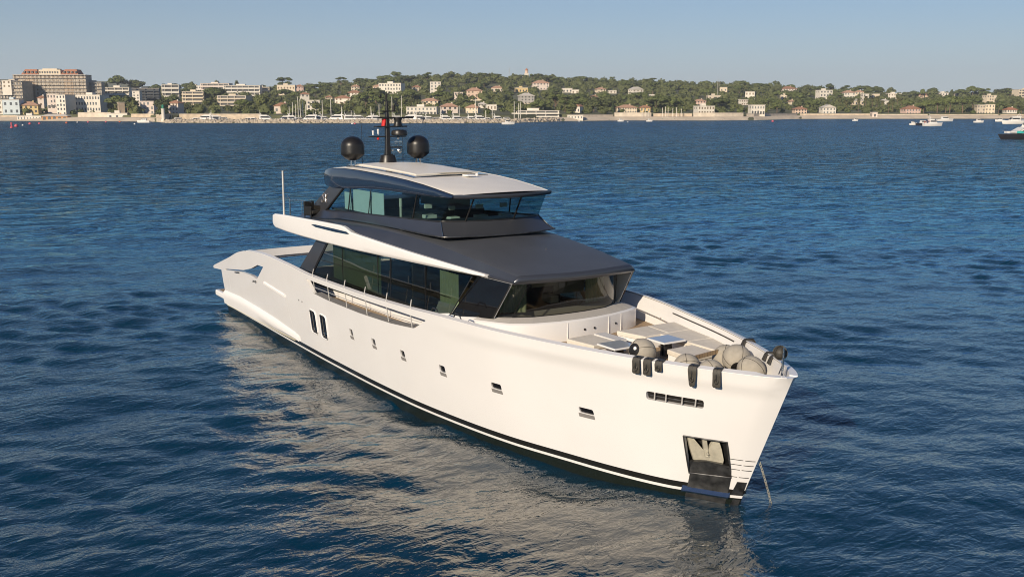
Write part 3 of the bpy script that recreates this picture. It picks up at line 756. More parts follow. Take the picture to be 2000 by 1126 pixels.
# rounded lip round the front and along the sides forward of the wing tip
lip = []
front = rings[-1]; 
path = [Vector(r_[0]) for r_ in rings if r_[0][0] > 24.2]+[Vector(p) for p in front[1:-1]]+[Vector(r_[-1]) for r_ in rings[::-1] if r_[-1][0] > 24.2]
lr = []
fl = [Vector((p[0], p[1], p[2])) for p in front]
for j, p in enumerate(fl):
    out = Vector((1, .25*p.y/2.2, 0)).normalized(); e = abs(p.y) > 2.05
    top_ = Vector((p.x, p.y, p.z)); zl = 4.80
    if j < 3 or j >= n-3: out = Vector((.55, .8*(1 if p.y > 0 else -1), 0)).normalized()
    h = max(.06, p.z-zl)
    lr.append([top_+Vector((0, 0, 0)), top_+out*.05+Vector((0, 0, -h*.10)), top_+out*.085+Vector((0, 0, -h*.38)), top_+out*.075+Vector((0, 0, -h*.70)), top_+out*.03+Vector((0, 0, -h*.95)), top_-out*.10+Vector((0, 0, -h)), top_-out*.5+Vector((0, 0, -h-.0))])
mb = MB(); mb.loft(lr, closed=False); yb(mb, 'brow_lip', M['graphite'], 60)
for side in (-1, 1):
    rr = []
    for x in (24.25, 24.6, 25.0, 25.3, 25.56):
        oy = np.interp(x, [24.2, 25.55], [2.30, 2.17]); oz = np.interp(x, [24.2, 25.55], [4.94, 4.90])
        rr.append([(x, side*oy, oz), (x, side*(oy+.035), oz-.03), (x, side*(oy+.02), oz-.08), (x, side*(oy-.1), oz-.10), (x, side*(oy-.5), oz-.10)])
    mb = MB(); mb.loft(rr, closed=False); yb(mb, 'brow_edge', M['graphite'], 60)
mb = MB()
rr = []
for x in [8.0, 10, 14, 18, 21, 23, 24.3, 25.3]:
    y = wingtop(min(x, 24.3))[0]-.35 if x < 24.3 else 2.1
    z = 4.72 if x < 15 else 4.72+(x-15)*.011
    rr.append([(x+bow(x)*(1-(t/1.0)**2), y*t, z) for t in (-1, -.5, 0, .5, 1)])
mb.loft(rr, closed=False); yb(mb, 'deck_soffit', M['soffit'])
mb = MB(); mb.lathe([(.025, 0), (.025, .02), (.01, .03), (0, .035)], 10, (25.35, .9, 5.09)); mb.lathe([(.025, 0), (.025, .02), (0, .03)], 10, (23.6, .3, 5.42)); yb(mb, 'deck_nozzle', M['steel'], parent=BR, split=1)

# ---- wheelhouse
def wring(pts, n=4):
    """starboard points aft to front corner, then a bowed front, mirrored to port"""
    st = pts[:-1]; cx, cy, cz = pts[-2]; fx, _, fz = pts[-1]
    fr = [(cx+(fx-cx)*(1-t*t), -cy*t*(-1) if False else cy*t, cz+(fz-cz)*(1-t*t)) for t in (.92, .75, .5, .25, 0)]
    half = st+fr
    return half+[(x, -y, z) for x, y, z in half[::-1][1:]]
skb = wring([(9.0, -2.5, 5.26), (11, -2.46, 5.40), (13.5, -2.42, 5.60), (16, -2.38, 5.67), (18.5, -2.32, 5.70), (20.4, -2.27, 5.70), (21.35, -2.17, 5.71), (21.75, 0, 5.70)])
skt = wring([(9.0, -1.99, 5.58), (11, -1.98, 5.70), (13.5, -1.97, 5.83), (16, -1.96, 5.93), (18.5, -1.95, 6.04), (20.0, -1.94, 6.11), (20.72, -1.92, 6.15), (21.28, 0, 6.15)])
skm = [tuple(Vector(a).lerp(Vector(b), .45)+Vector((0, 0, -.05))) for a, b in zip(skb, skt)]
mb = MB(); mb.loft([skb, skm, skt], closed=False); SK = yb(mb, 'wheelhouse_skirt', M['graphite'], 35)
mb = MB(); mb.tube([Vector(p)+Vector((.02 if abs(p[1]) < 2 else 0, .02*(1 if p[1] > 0 else -1), .01)) for p in skb[4:-4]], .025, 6); yb(mb, 'skirt_trim', M['darksteel'], 60, parent=SK)
for side in (-1, 1):
    a = Vector(skb[6]); b = Vector(skm[6]); c_ = Vector(skt[6])
    mb = MB(); mb.tube([Vector((p.x+.015, side*(abs(p.y)+.0), p.z+.01)) for p in (a, b, c_)], .012, 6); yb(mb, 'corner_trim', M['steel'], parent=SK)
gt_ = wring([(11.4, -1.90, 6.62), (12.6, -1.90, 6.66), (14.0, -1.90, 6.76), (16.2, -1.90, 6.86), (18.8, -1.90, 6.91), (20.6, -1.89, 6.92), (21.27, -1.87, 6.93), (21.80, 0, 6.98)])
mb = MB()
k0 = 1
mb.loft([skt[k0:len(skt)-k0], gt_[k0:len(gt_)-k0]], closed=False); GU = yb(mb, 'wheelhouse_window', M['glassU'], 20)
mb = MB()
for idx, rr_ in ((1, .05), (-2, .05)):
    mb.tube([Vector(skt[idx]), Vector(gt_[idx])], rr_, 6)
for side in (-1, 1):
    for xb, xt, rad in ((13.2, 13.35, .03), (15.1, 15.25, .02), (18.75, 19.0, .028)):
        zb = float(np.interp(xb, [9, 21], [5.58, 6.15])); zt = float(np.interp(xt, [12.6, 14, 16.2, 18.8, 21], [6.66, 6.76, 6.86, 6.91, 6.93]))
        mb.tube([(xb, side*1.96, zb), (xt, side*1.90, zt)], rad, 6)
for t in (.30, -.62):
    a = Vector((20.72+.56*(1-t*t), 1.92*t, 6.15)); b = Vector((21.27+.53*(1-(t*1.0)**2), 1.87*t, 6.96)); mb.tube([a+Vector((.01, 0, 0)), b+Vector((.01, 0, 0))], .03, 6)
mb.tube([Vector(p) for p in skt[1:-1]], .028, 6)
yb(mb, 'window_frame', M['black'], 60, parent=GU, split=1)
# dark quarter pillars carrying the letters
for side in (-1, 1):
    mb = MB()
    mb.prism([(9.1, 5.55), (11.0, 5.68), (12.6, 6.70), (11.2, 6.66)], lambda a, b: Vector((a, side*(2.0-(b-5.6)*.09), b)), lambda a, b: Vector((a, side*(1.90-(b-5.6)*.09), b)))
    PL = yb(mb, 'quarter_pillar', M['graphite'])
    def LT(u, v):   # letter plane
        x = 10.42+u*.62; z = 5.98+v*.38+.0*u; return Vector((x, side*(2.012-(z-5.6)*.09), z))
    S_ = [(.62, .92), (.50, 1.0), (.36, .97), (.27, .85), (.30, .70), (.42, .56), (.50, .40), (.46, .20), (.32, .04), (.14, .0), (.04, .10), (.06, .22), (.14, .24)]
    X1 = [(.60, .78), (.66, .92), (.76, .96), (.80, .80), (.78, .55), (.80, .25), (.88, .06), (1.0, .06), (1.06, .16)]
    X2 = [(1.12, .98), (1.0, .92), (.90, .72), (.74, .40), (.62, .12), (.52, .06)]
    mb = MB()
    for st in (S_, X1, X2):
        rr_ = [.012+.016*math.sin(PI*i/(len(st)-1)) for i in range(len(st))]
        mb.tube([LT(u, v) for u, v in (st if side < 0 else [(1.1-u, v) for u, v in st])], rr_, 6)
    yb(mb, 'monogram_letters', M['gold'], 60, parent=PL)
# interior of the wheelhouse
mb = MB(); mb.box(11, 20.6, -1.75, 1.75, 5.72, 5.78); WF = yb(mb, 'wheelhouse_floor', M['interior'])
mb = MB()
for x0, x1, y in ((12.6, 13.25, -1.84), (13.45, 15.0, -1.84), (15.15, 16.2, -1.84), (12.2, 16.3, 1.72)): mb.box(x0, x1, y, y+.02, 5.88, 6.55 if x0 < 13 else 6.72)
yb(mb, 'roller_blind', M['blind'], parent=WF, split=1)
mb = MB(); mb.box(11.3, 12.9, -1.3, 1.3, 5.78, 6.2); mb.box(15.6, 17.6, .3, 1.6, 5.78, 6.15); mb.box(17.3, 18.2, -1.2, -.3, 6.1, 6.16); mb.box(20.1, 20.9, -1.5, 1.5, 5.8, 6.14); o = yb(mb, 'console', M['black'], parent=WF, split=1)
mb = MB()
for x, y in ((19.2, -.9), (19.2, .2), (19.2, 1.2), (18.2, -1.3)): mb.box(x, x+.10, y+.08, y+.34, 6.33, 6.48); mb.box(x, x+.3, y, y+.42, 6.0, 6.12)
o = yb(mb, 'helm_seat', M['cream'], parent=WF, split=2); bevel(o, .06, 3)
mb = MB(); mb.tube([(16.3, -1.2, 5.8), (16.3, -1.2, 6.2)], .05); mb.lathe([(.06, 0), (.06, .32), (0, .33)], 10, (16.3, -1.2, 6.22)); yb(mb, 'table_lamp', M['cream'], 40, parent=WF)

# ---- hard top
HS = [(10.25, 1.45, 6.98, 7.14), (10.42, 1.75, 6.82, 7.24), (10.8, 1.90, 6.68, 7.32), (11.6, 1.94, 6.64, 7.42), (12.8, 1.95, 6.68, 7.48), (14.2, 1.95, 6.78, 7.48), (15.6, 1.95, 6.86, 7.45), (17, 1.95, 6.89, 7.41), (18.2, 1.95, 6.90, 7.36), (19.4, 1.94, 6.905, 7.28), (20.4, 1.92, 6.92, 7.18), (21.1, 1.90, 6.93, 7.10), (21.5, 1.87, 6.95, 7.05)]
zc_ = lambda x: float(np.interp(x, [10.2, 11.5, 12.7, 15, 17.5, 19.5, 21.9], [7.2, 7.5, 7.58, 7.55, 7.47, 7.32, 7.09]))
bw = lambda x: .5*max(0, (x-18)/3.5)**1.3 if x > 18 else 0
rings = []
for x, y, zb, zf in HS:
    h = zf-zb
    half = [(y-.30, zb-.0), (y-.02, zb), (y+.035, zb+h*.15), (y+.06, zb+h*.4), (y+.04, zb+h*.75), (y-.02, zf-.02), (y-.06, zf), (y-.11, zf+.012), (y-.13, zf+.0)]
    zc = max(zc_(x), zf+.01)
    top_ = [(y*k, zf+(zc-zf)*(1-k*k)) for k in (.9, .7, .45, .2, 0)]
    half = half+[(min(a, y-.14), b) for a, b in top_]
    ring = [(-a, b) for a, b in half]+[(a, b) for a, b in half[::-1][1:]]
    rings.append([(x+bw(x)*(1-min(1, abs(a)/1.95)**2), a, b) for a, b in ring])
n = len(rings[0]); nh = (n+1)//2
mb = MB(); mb.loft(rings, closed=True, cap=True)
mats = []
for i in range(len(rings)-1):
    for j in range(n):
        if j < 5 or (n-7 < j < n-1): mats.append(0)
        elif j == 5 or j == n-7: mats.append(1)
        elif 6 <= j <= n-8: mats.append(2 if 2 <= i else 0)
        else: mats.append(3)
mats += [0, 0]
mb.M = mats
HT = yb(mb, 'hard_top', [M['navy'], M['black'], M['cream_roof'], M['soffit']], 28)
# front visor strip
vr = []
for t in np.linspace(-1, 1, 17):
    x, y, zb, zf = HS[-1]; a = y*t; px_ = x+bw(x)*(1-t*t)
    vr.append([(px_+.0, a, 7.075), (px_+.05, a*1.01, 7.06), (px_+.06, a*1.015, 7.0), (px_+.02, a, 6.93), (px_-.25, a*.98, 6.93)])
mb = MB(); mb.loft(vr, closed=False); yb(mb, 'front_visor', M['graphite'], 60)
# raised sliding roof with dark surround
zr = lambda x, y: max(zc_(x), 7.2)-(.10*(y/1.95)**2)
def roofpatch(x0, x1, y0, lift, th, name, mat, par, xa=None):
    rr = []
    for x in np.linspace(x0, x1, 9):
        yy = y0 if x > x0+.3 else y0*.97
        ring = [(x+bw(x)*.5*(1-t*t)+(0 if x < x1-.01 else .25*(1-t*t)), yy*t, zr(x, yy*t)+lift) for t in (-1, -.6, -.2, .2, .6, 1)]
        rr.append(ring+[(a, b, c_-th) for a, b, c_ in ring[::-1]])
    mb = MB(); mb.loft(rr); return yb(mb, name, mat, 30, par)
SR = roofpatch(12.0, 18.0, 1.52, .045, .2, 'roof_surround', M['navy'], HT)
roofpatch(12.3, 17.72, 1.26, .085, .1, 'sliding_roof', M['cream_roof'], HT)
mb = MB(); mb.box(18.35, 18.75, .25, .55, 7.42, 7.47); mb.lathe([(.05, 0), (.06, .06), (.03, .09), (0, .1)], 12, (18.6, .7, 7.42)); yb(mb, 'roof_fitting', M['white'], 30, parent=HT, split=1)

# ---- domes, mast, aerials
for y in (-1.44, 1.44):
    mb = MB(); R = .46
    prof = [(.10, .0), (.17, .01), (.31, .09), (.45, .22), (.462, .27), (R, .36), (R, .56)]+[(R*math.cos(a), .56+.38*math.sin(a)) for a in np.linspace(.15, 1.5, 9)]+[(0, .94)]
    mb.lathe(prof, 32, (12.6, y, 7.76)); D = yb(mb, 'satellite_dome', M['black'], 40)
    mb = MB()
    for k in range(4): mb.tube([(12.6+.12*math.cos(k*PI/2+.5), y+.12*math.sin(k*PI/2+.5), 7.58), (12.6+.10*math.cos(k*PI/2+.5), y+.10*math.sin(k*PI/2+.5), 7.78)], .025, 6)
    mb.lathe([(.2, 0), (.2, .03), (0, .035)], 16, (12.6, y, 7.56)); yb(mb, 'dome_foot', M['steel'], parent=D)
MZ = lambda py: 7.6+(319-py)/46.7
MX = 12.75
mb = MB(); mb.loft([[(MX+a*.36*c_, b*.36*c_, z) for a, b in ((math.cos(q), math.sin(q)) for q in np.linspace(0, 2*PI, 25)[:-1])] for z, c_ in ((7.52, 1.05), (7.60, 1.04), (7.92, .80), (7.95, .76))])
mb.loft([[(MX+a*r1, b*r2, z) for a, b in ((1, .8), (.8, 1), (-.8, 1), (-1, .8), (-1, -.8), (-.8, -1), (.8, -1), (1, -.8))] for z, r1, r2 in ((7.9, .12, .11), (8.3, .10, .09), (9.2, .085, .075), (9.7, .05, .05), (10.05, .03, .03))])
MA = yb(mb, 'mast', M['black'], 30)
mb = MB()
for zc, y0, y1, w in ((MZ(269), -.78, .80, .05), (MZ(250.7), -.52, .82, .09), (MZ(222.7), -.22, .38, .04), (MZ(289), .0, .60, .05), (MZ(302), -.10, .14, .12)):
    mb.box(MX-w*1.6, MX+w*1.6, y0, y1, zc-.025, zc+.025)
yb(mb, 'crosstree', M['black'], parent=MA, split=1)
mb = MB(); mb.lathe([(.30, 0), (.33, .03), (.33, .12), (.30, .19), (.2, .22), (0, .225)], 28, (MX+.1, .48, MZ(267))); yb(mb, 'radar_dome', M['black'], 35, parent=MA)
mb = MB(); mb.lathe([(.20, 0), (.16, .1), (.14, .2), (.17, .28), (.17, .34), (0, .35)], 20, (MX+.05, .45, MZ(250))); yb(mb, 'radar_pedestal', M['black'], 35, parent=MA)
mb = MB(); mb.box(MX-.02, MX+.12, -.45, 1.12, MZ(236.5), MZ(233)); o = yb(mb, 'radar_scanner', M['black'], parent=MA); bevel(o, .02)
mb = MB()
for y, py in ((-.62, 266), (-.40, 264)): mb.lathe([(.03, 0), (.03, .12), (.045, .13), (.045, .17), (0, .18)], 10, (MX, y, MZ(py))); 
mb.tube([(MX, -.40, MZ(266)), (MX, -.40, MZ(253))], .01, 5); mb.ball((MX, .48, MZ(272)), .05); 
yb(mb, 'navigation_light', M['white'], 40, parent=MA)
mb = MB(); mb.ball((MX+.03, -.42, MZ(272.5)), .055); yb(mb, 'red_lamp', M['red'], 60, parent=MA)
mb = MB()
for y in (.32, .5): mb.lathe([(.03, 0), (.075, .12), (.075, .14), (0, .15)], 12, (MX+.05, y-.02, MZ(280)), axis=(1, 0, 0))
mb.tube([(MX+.05, .41, MZ(289)), (MX+.05, .41, MZ(281))], .015); yb(mb, 'horn', M['steel'], 40, parent=MA)
mb = MB(); mb.lathe([(.0, 0), (.09, .01), (.10, .08), (.06, .12), (0, .12)], 16, (MX+.06, .47, MZ(295)), axis=(1, 0, 0)); mb.lathe([(.0, 0), (.05, .01), (.05, .07), (0, .08)], 10, (MX+.1, .14, MZ(294)), axis=(1, 0, 0)); yb(mb, 'searchlight', M['steel'], 40, parent=MA, split=1)
mb = MB()
for x, y, z0, z1, r_ in ((MX, -.03, MZ(222), MZ(204), .02), (MX, .10, MZ(222), MZ(206), .02), (MX, .32, MZ(222), MZ(212), .05), (MX+.02, -.02, MZ(204), MZ(192), .05)): mb.tube([(x, y, z0), (x, y, z1)], r_, 8)
mb.tube([(MX, .25, MZ(222)), (MX, .25, MZ(210)), (MX, .30, MZ(206)), (MX, .36, MZ(208)), (MX, .34, MZ(212))], .018, 6)
mb.tube([(MX, -.02, MZ(200)), (MX, -.16, MZ(198)), (MX, -.28, MZ(196.5))], .016, 6)
yb(mb, 'masthead_aerial', M['black'], 60, parent=MA, split=1)
mb = MB(); mb.ball((MX, -.28, MZ(196)), .065, 1, 1, 1); yb(mb, 'wind_sensor', M['black'], 60, parent=MA)
mb = MB()
mb.tube([(MX-.25, -1.0, 7.5), (MX-.25, -1.0, MZ(242))], [.012, .006], 6); mb.tube([(MX-.1, .72, 7.6), (MX-.1, .72, MZ(256))], [.012, .006], 6); mb.lathe([(.03, 0), (.03, .12), (0, .13)], 8, (MX-.25, -1.0, 7.5))
yb(mb, 'whip_aerial', M['black'])
# small flag hoisted on the mast: hangs as a thing of its own
mb = MB(); rr = []
for i in range(7):
    t = i/6; rr.append([(MX+.06+.03*math.sin(t*5), -.08-.17*t+.015*math.sin(k*1.3), MZ(236)-.27*k/4-.03*t) for k in range(5)])
mb.loft(rr, closed=False); mb2 = MB(); mb2.V = mb.V; mb2.F = mb.F; mb2.M = mb.M
fo = mb.build('courtesy_flag', M['red']); tag(fo, 'small red flag hanging on the mast above the wheelhouse roof', 'flag')
so = fo.modifiers.new('s', 'SOLIDIFY'); so.thickness = .012
# pale pole and short rail at the aft end of the upper deck
mb = MB(); mb.tube([(8.75, -2.98, 5.35), (8.78, -2.98, 7.20)], [.045, .04], 10)
yb(mb, 'light_pole', M['rail'], 60)
mb = MB(); mb.tube([(9.0, -2.8, 5.35), (9.0, -2.8, 6.05)], .03, 8); mb.tube([(9.0, -2.8, 6.05), (8.8, -2.85, 6.2)], .02); mb.tube([(9.0, -2.8, 5.98), (9.3, -2.6, 6.0), (10.2, -2.3, 5.95)], .018, 6); mb.tube([(9.6, -2.5, 5.4), (9.6, -2.5, 5.99)], .014, 6)
yb(mb, 'upper_rail', M['steel'], 60)

# ================================================================== THINGS LYING ON THE YACHT
# tables
def table(x0, x1, y0, y1, z, label):
    t = thing('deck_table', label, 'table', ((x0+x1)/2, (y0+y1)/2, 2.96), 0, 'low tables on the foredeck')
    hx, hy = (x1-x0)/2, (y1-y0)/2
    mb = MB(); mb.box(-hx, hx, -hy, hy, z-2.96-.05, z-2.96); o = mb.build('tabletop', M['white'], t); bevel(o, .015)
    mb = MB(); mb.box(-hx+.03, hx-.03, -hy+.03, hy-.03, z-2.96+.003, z-2.96+.007); mb.build('top_inlay', M['tabletop'], o)
    mb = MB(); mb.box(-.09, -.02, -.12, .12, 0, z-2.96-.05); mb.box(.05, .12, -.12, .12, 0, z-2.96-.05); mb.box(-.2, .22, -.16, .16, -.02, .03); mb.build('pedestal', M['darksteel'], t)
table(28.05, 28.85, -1.05, -.22, 3.44, 'low table between the starboard sofa and the round fender with the black cap')
table(28.40, 29.15, .42, 1.22, 3.48, 'low table standing inside the corner of the big port sun pad')
# sun pads: base and cushions
def pad(name, label, quads, zt, th=.14, base_in=.06, group=None):
    cx = sum(p[0] for q in quads for p in q)/sum(len(q) for q in quads); cy = sum(p[1] for q in quads for p in q)/sum(len(q) for q in quads)
    t = thing(name, label, 'sun pad', (cx, cy, 2.97), 0, group)
    for q in quads:
        mx = sum(p[0] for p in q)/len(q); my = sum(p[1] for p in q)/len(q)
        q2 = [(p[0]+(mx-p[0])*.008-cx, p[1]+(my-p[1])*.008-cy) for p in q]
        mb = MB(); mb.prism(q2, lambda a, b: Vector((a, b, zt-th-2.97)), lambda a, b: Vector((a, b, zt-2.97)))
        o = mb.build('cushion', M['cushion'], t); bevel(o, .03, 3)
        q3 = [(p[0]+(mx-p[0])*.07-cx, p[1]+(my-p[1])*.07-cy) for p in q]
        mb = MB(); mb.prism(q3, lambda a, b: Vector((a, b, -.04)), lambda a, b: Vector((a, b, zt-th-2.97-.004))); mb.build('pad_base', M['white'], t)
    return t
Z_ = 3.40
pad('sun_pad', 'large beige sun pad of several cushions along the port bulwark of the bow', [
    [(26.95, .50), (28.0, .72), (27.95, 1.62), (26.9, 1.72)], [(26.9, 1.72), (27.95, 1.62), (27.95, 2.50), (26.9, 2.78)],
    [(27.95, 1.30), (29.05, 1.32), (29.1, 2.26), (27.95, 2.50)], [(29.05, 1.32), (30.2, 1.30), (30.25, 1.86), (29.1, 2.26)]], Z_)
pad('sun_pad', 'small beige pad at the fore end beside the heap of fenders', [[(29.40, .30), (30.45, .22), (30.35, 1.24), (29.35, 1.26)]], 3.38)
t = pad('sun_pad', 'beige sofa pad at the starboard side of the foredeck under the bow window', [[(26.75, -1.15), (27.85, -1.0), (27.75, -.12), (26.65, -.20)]], 3.33)
mb = MB(); mb.box(-.52, .50, .48, .86, 0, .38); o = mb.build('side_box', M['soffit'], t)
mb = MB(); A_, B_ = Vector((31.03, -.31, 3.56)), Vector((30.84, .79, 3.56))
mb.loft([[p+Vector((-.02, 0, -.06)), p+Vector((.02, 0, -.06)), p+Vector((.02, 0, .05)), p+Vector((-.02, 0, .05))] for p in (A_, B_)])
for p, q_ in ((A_, Vector((30.6, -.02, 3.03))), (B_, Vector((30.52, .80, 3.03)))): mb.tube([p, q_], .022, 6)
o = mb.build('step_frame', M['teak'])
tag(o, 'teak edged frame leaning between the fore pad and the fenders', 'frame')

# ball fenders
def fender(c, r, ax, label, squash=1.0, cap=True):
    t = thing('ball_fender', label, 'fender', c, 0, 'covered ball fenders heaped on the bow')
    ax = Vector(ax).normalized(); q = Vector((0, 0, 1)).rotation_difference(ax)
    prof = [(0, -r*1.02)]+[(r*math.sin(a)*(1 if a > PI/2 else 1), -r*1.05*math.cos(a)) for a in np.linspace(.2, PI-.5, 14)]
    mb = MB(); mb.lathe(prof, 28, (0, 0, 0), axis=ax); mb.build('fender_cover', M['fender'], t, 50)
    mb = MB(); zc = r*1.05*math.cos(.5); rc = r*math.sin(.5)
    mb.lathe([(rc*1.04, zc-.02), (rc*1.02, zc+.012), (rc*.6, zc+.03), (0, zc+.035)], 24, (0, 0, 0), axis=ax); mb.build('fender_cap', M['black'], t, 40)
    mb = MB()
    for k in range(2): mb.tube([q @ Vector((r*1.006*math.sin(a)*math.cos(k*PI/2+.6), r*1.006*math.sin(a)*math.sin(k*PI/2+.6), -r*1.056*math.cos(a))) for a in np.linspace(-PI+.5, PI-.5, 29)], .006, 5)
    mb.build('cover_seam', M['rubber'], t, 60)
    mb = MB(); mb.lathe([(.05, zc+.03), (.05, zc+.05), (.02, zc+.07), (0, zc+.07)], 12, tuple(q @ Vector((.05, .05, 0))), axis=ax); mb.build('valve', M['white'], t, 40)
    return t
fender((29.25, -.42, 3.38), .36, (.10, -.95, .30), 'beige ball fender with a black cap facing out, apart from the others')
fender((30.98, -.40, 3.33), .35, (-.5, .5, -.6), 'beige ball fender lying aftmost against the starboard rail, between the hooks')
fender((31.72, -.28, 3.33), .34, (-.6, .4, -.6), 'beige ball fender close behind the long black hook on the starboard rail')
fender((30.86, 1.06, 3.34), .35, (.3, -.4, -.8), 'beige ball fender at the back of the heap next to the fore pad')
fender((31.46, .86, 3.48), .375, (.72, -.55, -.45), 'largest beige ball fender on top of the heap at the bow')
fender((32.20, .62, 3.39), .35, (.2, .5, -.8), 'foremost beige ball fender near the jackstaff')

# black hanging hooks over the bulwark
def hook(s, side, label, drop=.36, w=.19, taper=0, group='black fender hooks over the bow rail'):
    z = float(ZS(s))+.024
    p = hullp(s, z, 0, side); a = hullp(min(s+.1, 34.05), z, 0, side)-hullp(s-.1, z, 0, side); a.z = 0; a.normalize()
    nrm = a.cross(Vector((0, 0, 1))); nrm = nrm if nrm.y*side > 0 else -nrm
    t = thing('fender_hook', label, 'hook', p, 0, group)
    path = [(-.26, -.16), (-.21, -.02), (-.15, .03), (-.02, .035), (.06, .02), (.085, -.04), (.075, -.12), (.07, -drop*.6), (.072, -drop*.9), (.06, -drop)]
    rings = []
    for k, (o_, dz) in enumerate(path):
        ww = w/2*(1-taper*max(0, -dz/drop)**2); ww *= .75 if k == len(path)-1 else 1
        c_ = nrm*o_+Vector((0, 0, dz)); nn = (Vector(nrm)*1 if dz < -.03 else Vector((0, 0, 1)))*.02*(1 if o_ > -.05 or dz > -.03 else -1)
        rings.append([c_-a*ww-nn, c_+a*ww-nn, c_+a*ww+nn, c_-a*ww+nn])
    mb = MB(); mb.loft(rings); o = mb.build('strap', M['rubber'], t, 50); bevel(o, .012)
    mb = MB(); c_ = nrm*.10+Vector((0, 0, -drop*.62)); mb.tube([c_+a*.05*math.cos(q)+Vector((0, 0, .06*math.sin(q))) for q in np.linspace(0, 2*PI, 13)], .01, 6, cap=False)
    mb.tube([nrm*.06+Vector((0, 0, .045)), nrm*.105+Vector((0, 0, -.1)), c_], .012, 6); mb.tube([nrm*-.22+Vector((0, 0, -.02)), Vector((0, 0, .06)), nrm*.06+Vector((0, 0, .05))], .013, 6)
    mb.build('lashing', M['black'], t, 60)
    return t
hook(30.84, -1, 'black fender hook on the starboard rail, aftmost of the close pair', .36, .20)
hook(31.12, -1, 'black fender hook on the starboard rail, foremost of the close pair', .36, .20)
hook(31.40, -1, 'short black hook on the starboard rail just forward of the close pair', .22, .18)
hook(32.20, -1, 'long tapering black hook hanging furthest down the starboard bow', .46, .21, .45)
hook(32.74, -1, 'black fender hook on the starboard rail nearest the stem', .40, .19)
hook(30.95, 1, 'black hook over the port rail nearest the sun pad', .34, .17)
hook(32.28, 1, 'black hook over the port rail, aft one of the two by the jackstaff', .34, .15)
hook(32.60, 1, 'black hook over the port rail, closest to the jackstaff', .34, .15)
# jackstaff, anchor ball
mb = MB(); mb.tube([(33.78, -.02, 3.66), (33.80, -.02, 4.36)], [.03, .022], 10); mb.tube([(33.62, .05, 3.7), (33.79, -.01, 4.0)], .015, 6); yb(mb, 'jackstaff', M['steel'], 60)
mb = MB()
for k in range(3):
    ax = (math.cos(k*PI/3), math.sin(k*PI/3), 0); mb.lathe([(0, -.008), (.175, -.008), (.175, .008), (0, .008)], 24, (33.55, .14, 4.18), axis=ax)
mb.lathe([(0, -.008), (.17, -.008), (.17, .008), (0, .008)], 24, (33.55, .14, 4.18)); mb.ball((33.55, .14, 4.18), .155, n=20)
o = mb.build('anchor_ball', M['rubber']); auto(o, 30); tag(o, 'dark round anchor ball hanging beside the bow jackstaff', 'anchor ball')
# inner details of the port bulwark
mb = MB(); mb.loft([[hullp(s, 3.56, -.172, 1), hullp(s, 3.525, -.172, 1)] for s in np.linspace(26.6, 30.4, 12)], closed=False); yb(mb, 'rail_slot', M['black'])
mb = MB(); mb.tube([hullp(s, 3.28-.02*(s-24), -.24, 1) for s in (24.0, 25, 26, 27, 28)], .022, 8)
for s in (24.4, 26.0): mb.tube([hullp(s, 3.26-.02*(s-24), -.24, 1), hullp(s, 3.30-.02*(s-24), -.16, 1)], .012, 6)
yb(mb, 'hand_rail', M['gold'], 60)
# cleats on the starboard cap
mb = MB()
for s in (23.2, 24.4):
    p = hullp(s, float(ZS(s))+.02, -.28, -1); mb.tube([p+Vector((-.22, 0, -.06)), p+Vector((-.12, 0, .06)), p+Vector((.12, 0, .06)), p+Vector((.22, 0, -.06))], .02, 8)
yb(mb, 'cap_handle', M['darksteel'], 60, split=1)
mb = MB(); c_ = hullp(21.0, 2.75, -.4); mb.tube([c_+Vector((.14*math.cos(q), 0, .14*math.sin(q))) for q in np.linspace(0, PI, 9)], .035, 8); c_ = hullp(21.8, 2.75, -.9); mb.tube([c_+Vector((.16*math.cos(q), 0, .12*math.sin(q))) for q in np.linspace(0, PI, 9)], .03, 8); yb(mb, 'bollard', M['steel'], 60, split=1)
# armchair on the aft upper deck
t = thing('deck_armchair', 'dark woven armchair on the aft upper deck behind the wheelhouse', 'chair', (10.25, -2.28, 5.36), .3); t.scale = (.8, .8, .8)
mb = MB(); mb.box(-.3, .3, -.28, .28, .18, .36); o = mb.build('seat', M['rubber'], t); bevel(o, .03)
mb = MB(); mb.box(-.36, -.26, -.32, .32, .1, .80); mb.box(-.3, .28, -.36, -.28, .1, .58); mb.box(-.3, .28, .28, .36, .1, .58); o = mb.build('backrest', M['black'], t); bevel(o, .03)
for x in (-.28, .24):
    for y in (-.3, .3): mb = MB(); mb.box(x-.02, x+.02, y-.02, y+.02, -.02, .2); mb.build('leg', M['darksteel'], t)

# ================================================================== COAST
SP, CP_ = math.sin(PITCH), math.cos(PITCH)
def slope(py): v = (563-py)/FPX; return (-SP+v*CP_)/(CP_+v*SP)
def at(px, D, z=None, py=None):
    """world point seen at photo column px at forward distance D, at height z or photo row py"""
    if z is None: z = CZ+D*slope(py)
    k = (z-CZ)/D; v = (SP+k*CP_)/(CP_-k*SP)
    lat = D/(CP_+v*SP)*(px-1000)/FPX
    return Vector((CX+math.cos(YAW)*D+r0.x*lat, CY+math.sin(YAW)*D+r0.y*lat, z))
def pyof(D, z): k = (z-CZ)/D; v = (SP+k*CP_)/(CP_-k*SP); return 563-v*FPX
lin = lambda T: (lambda x: float(np.interp(x, [t[0] for t in T], [t[1] for t in T])))
YSH = lin([(-600, 236), (0, 236), (300, 237.5), (330, 240.5), (560, 241), (900, 241), (1000, 240), (1095, 237), (1200, 235.5), (1400, 235.5), (1470, 235), (1560, 232.5), (2000, 232), (2600, 232)])
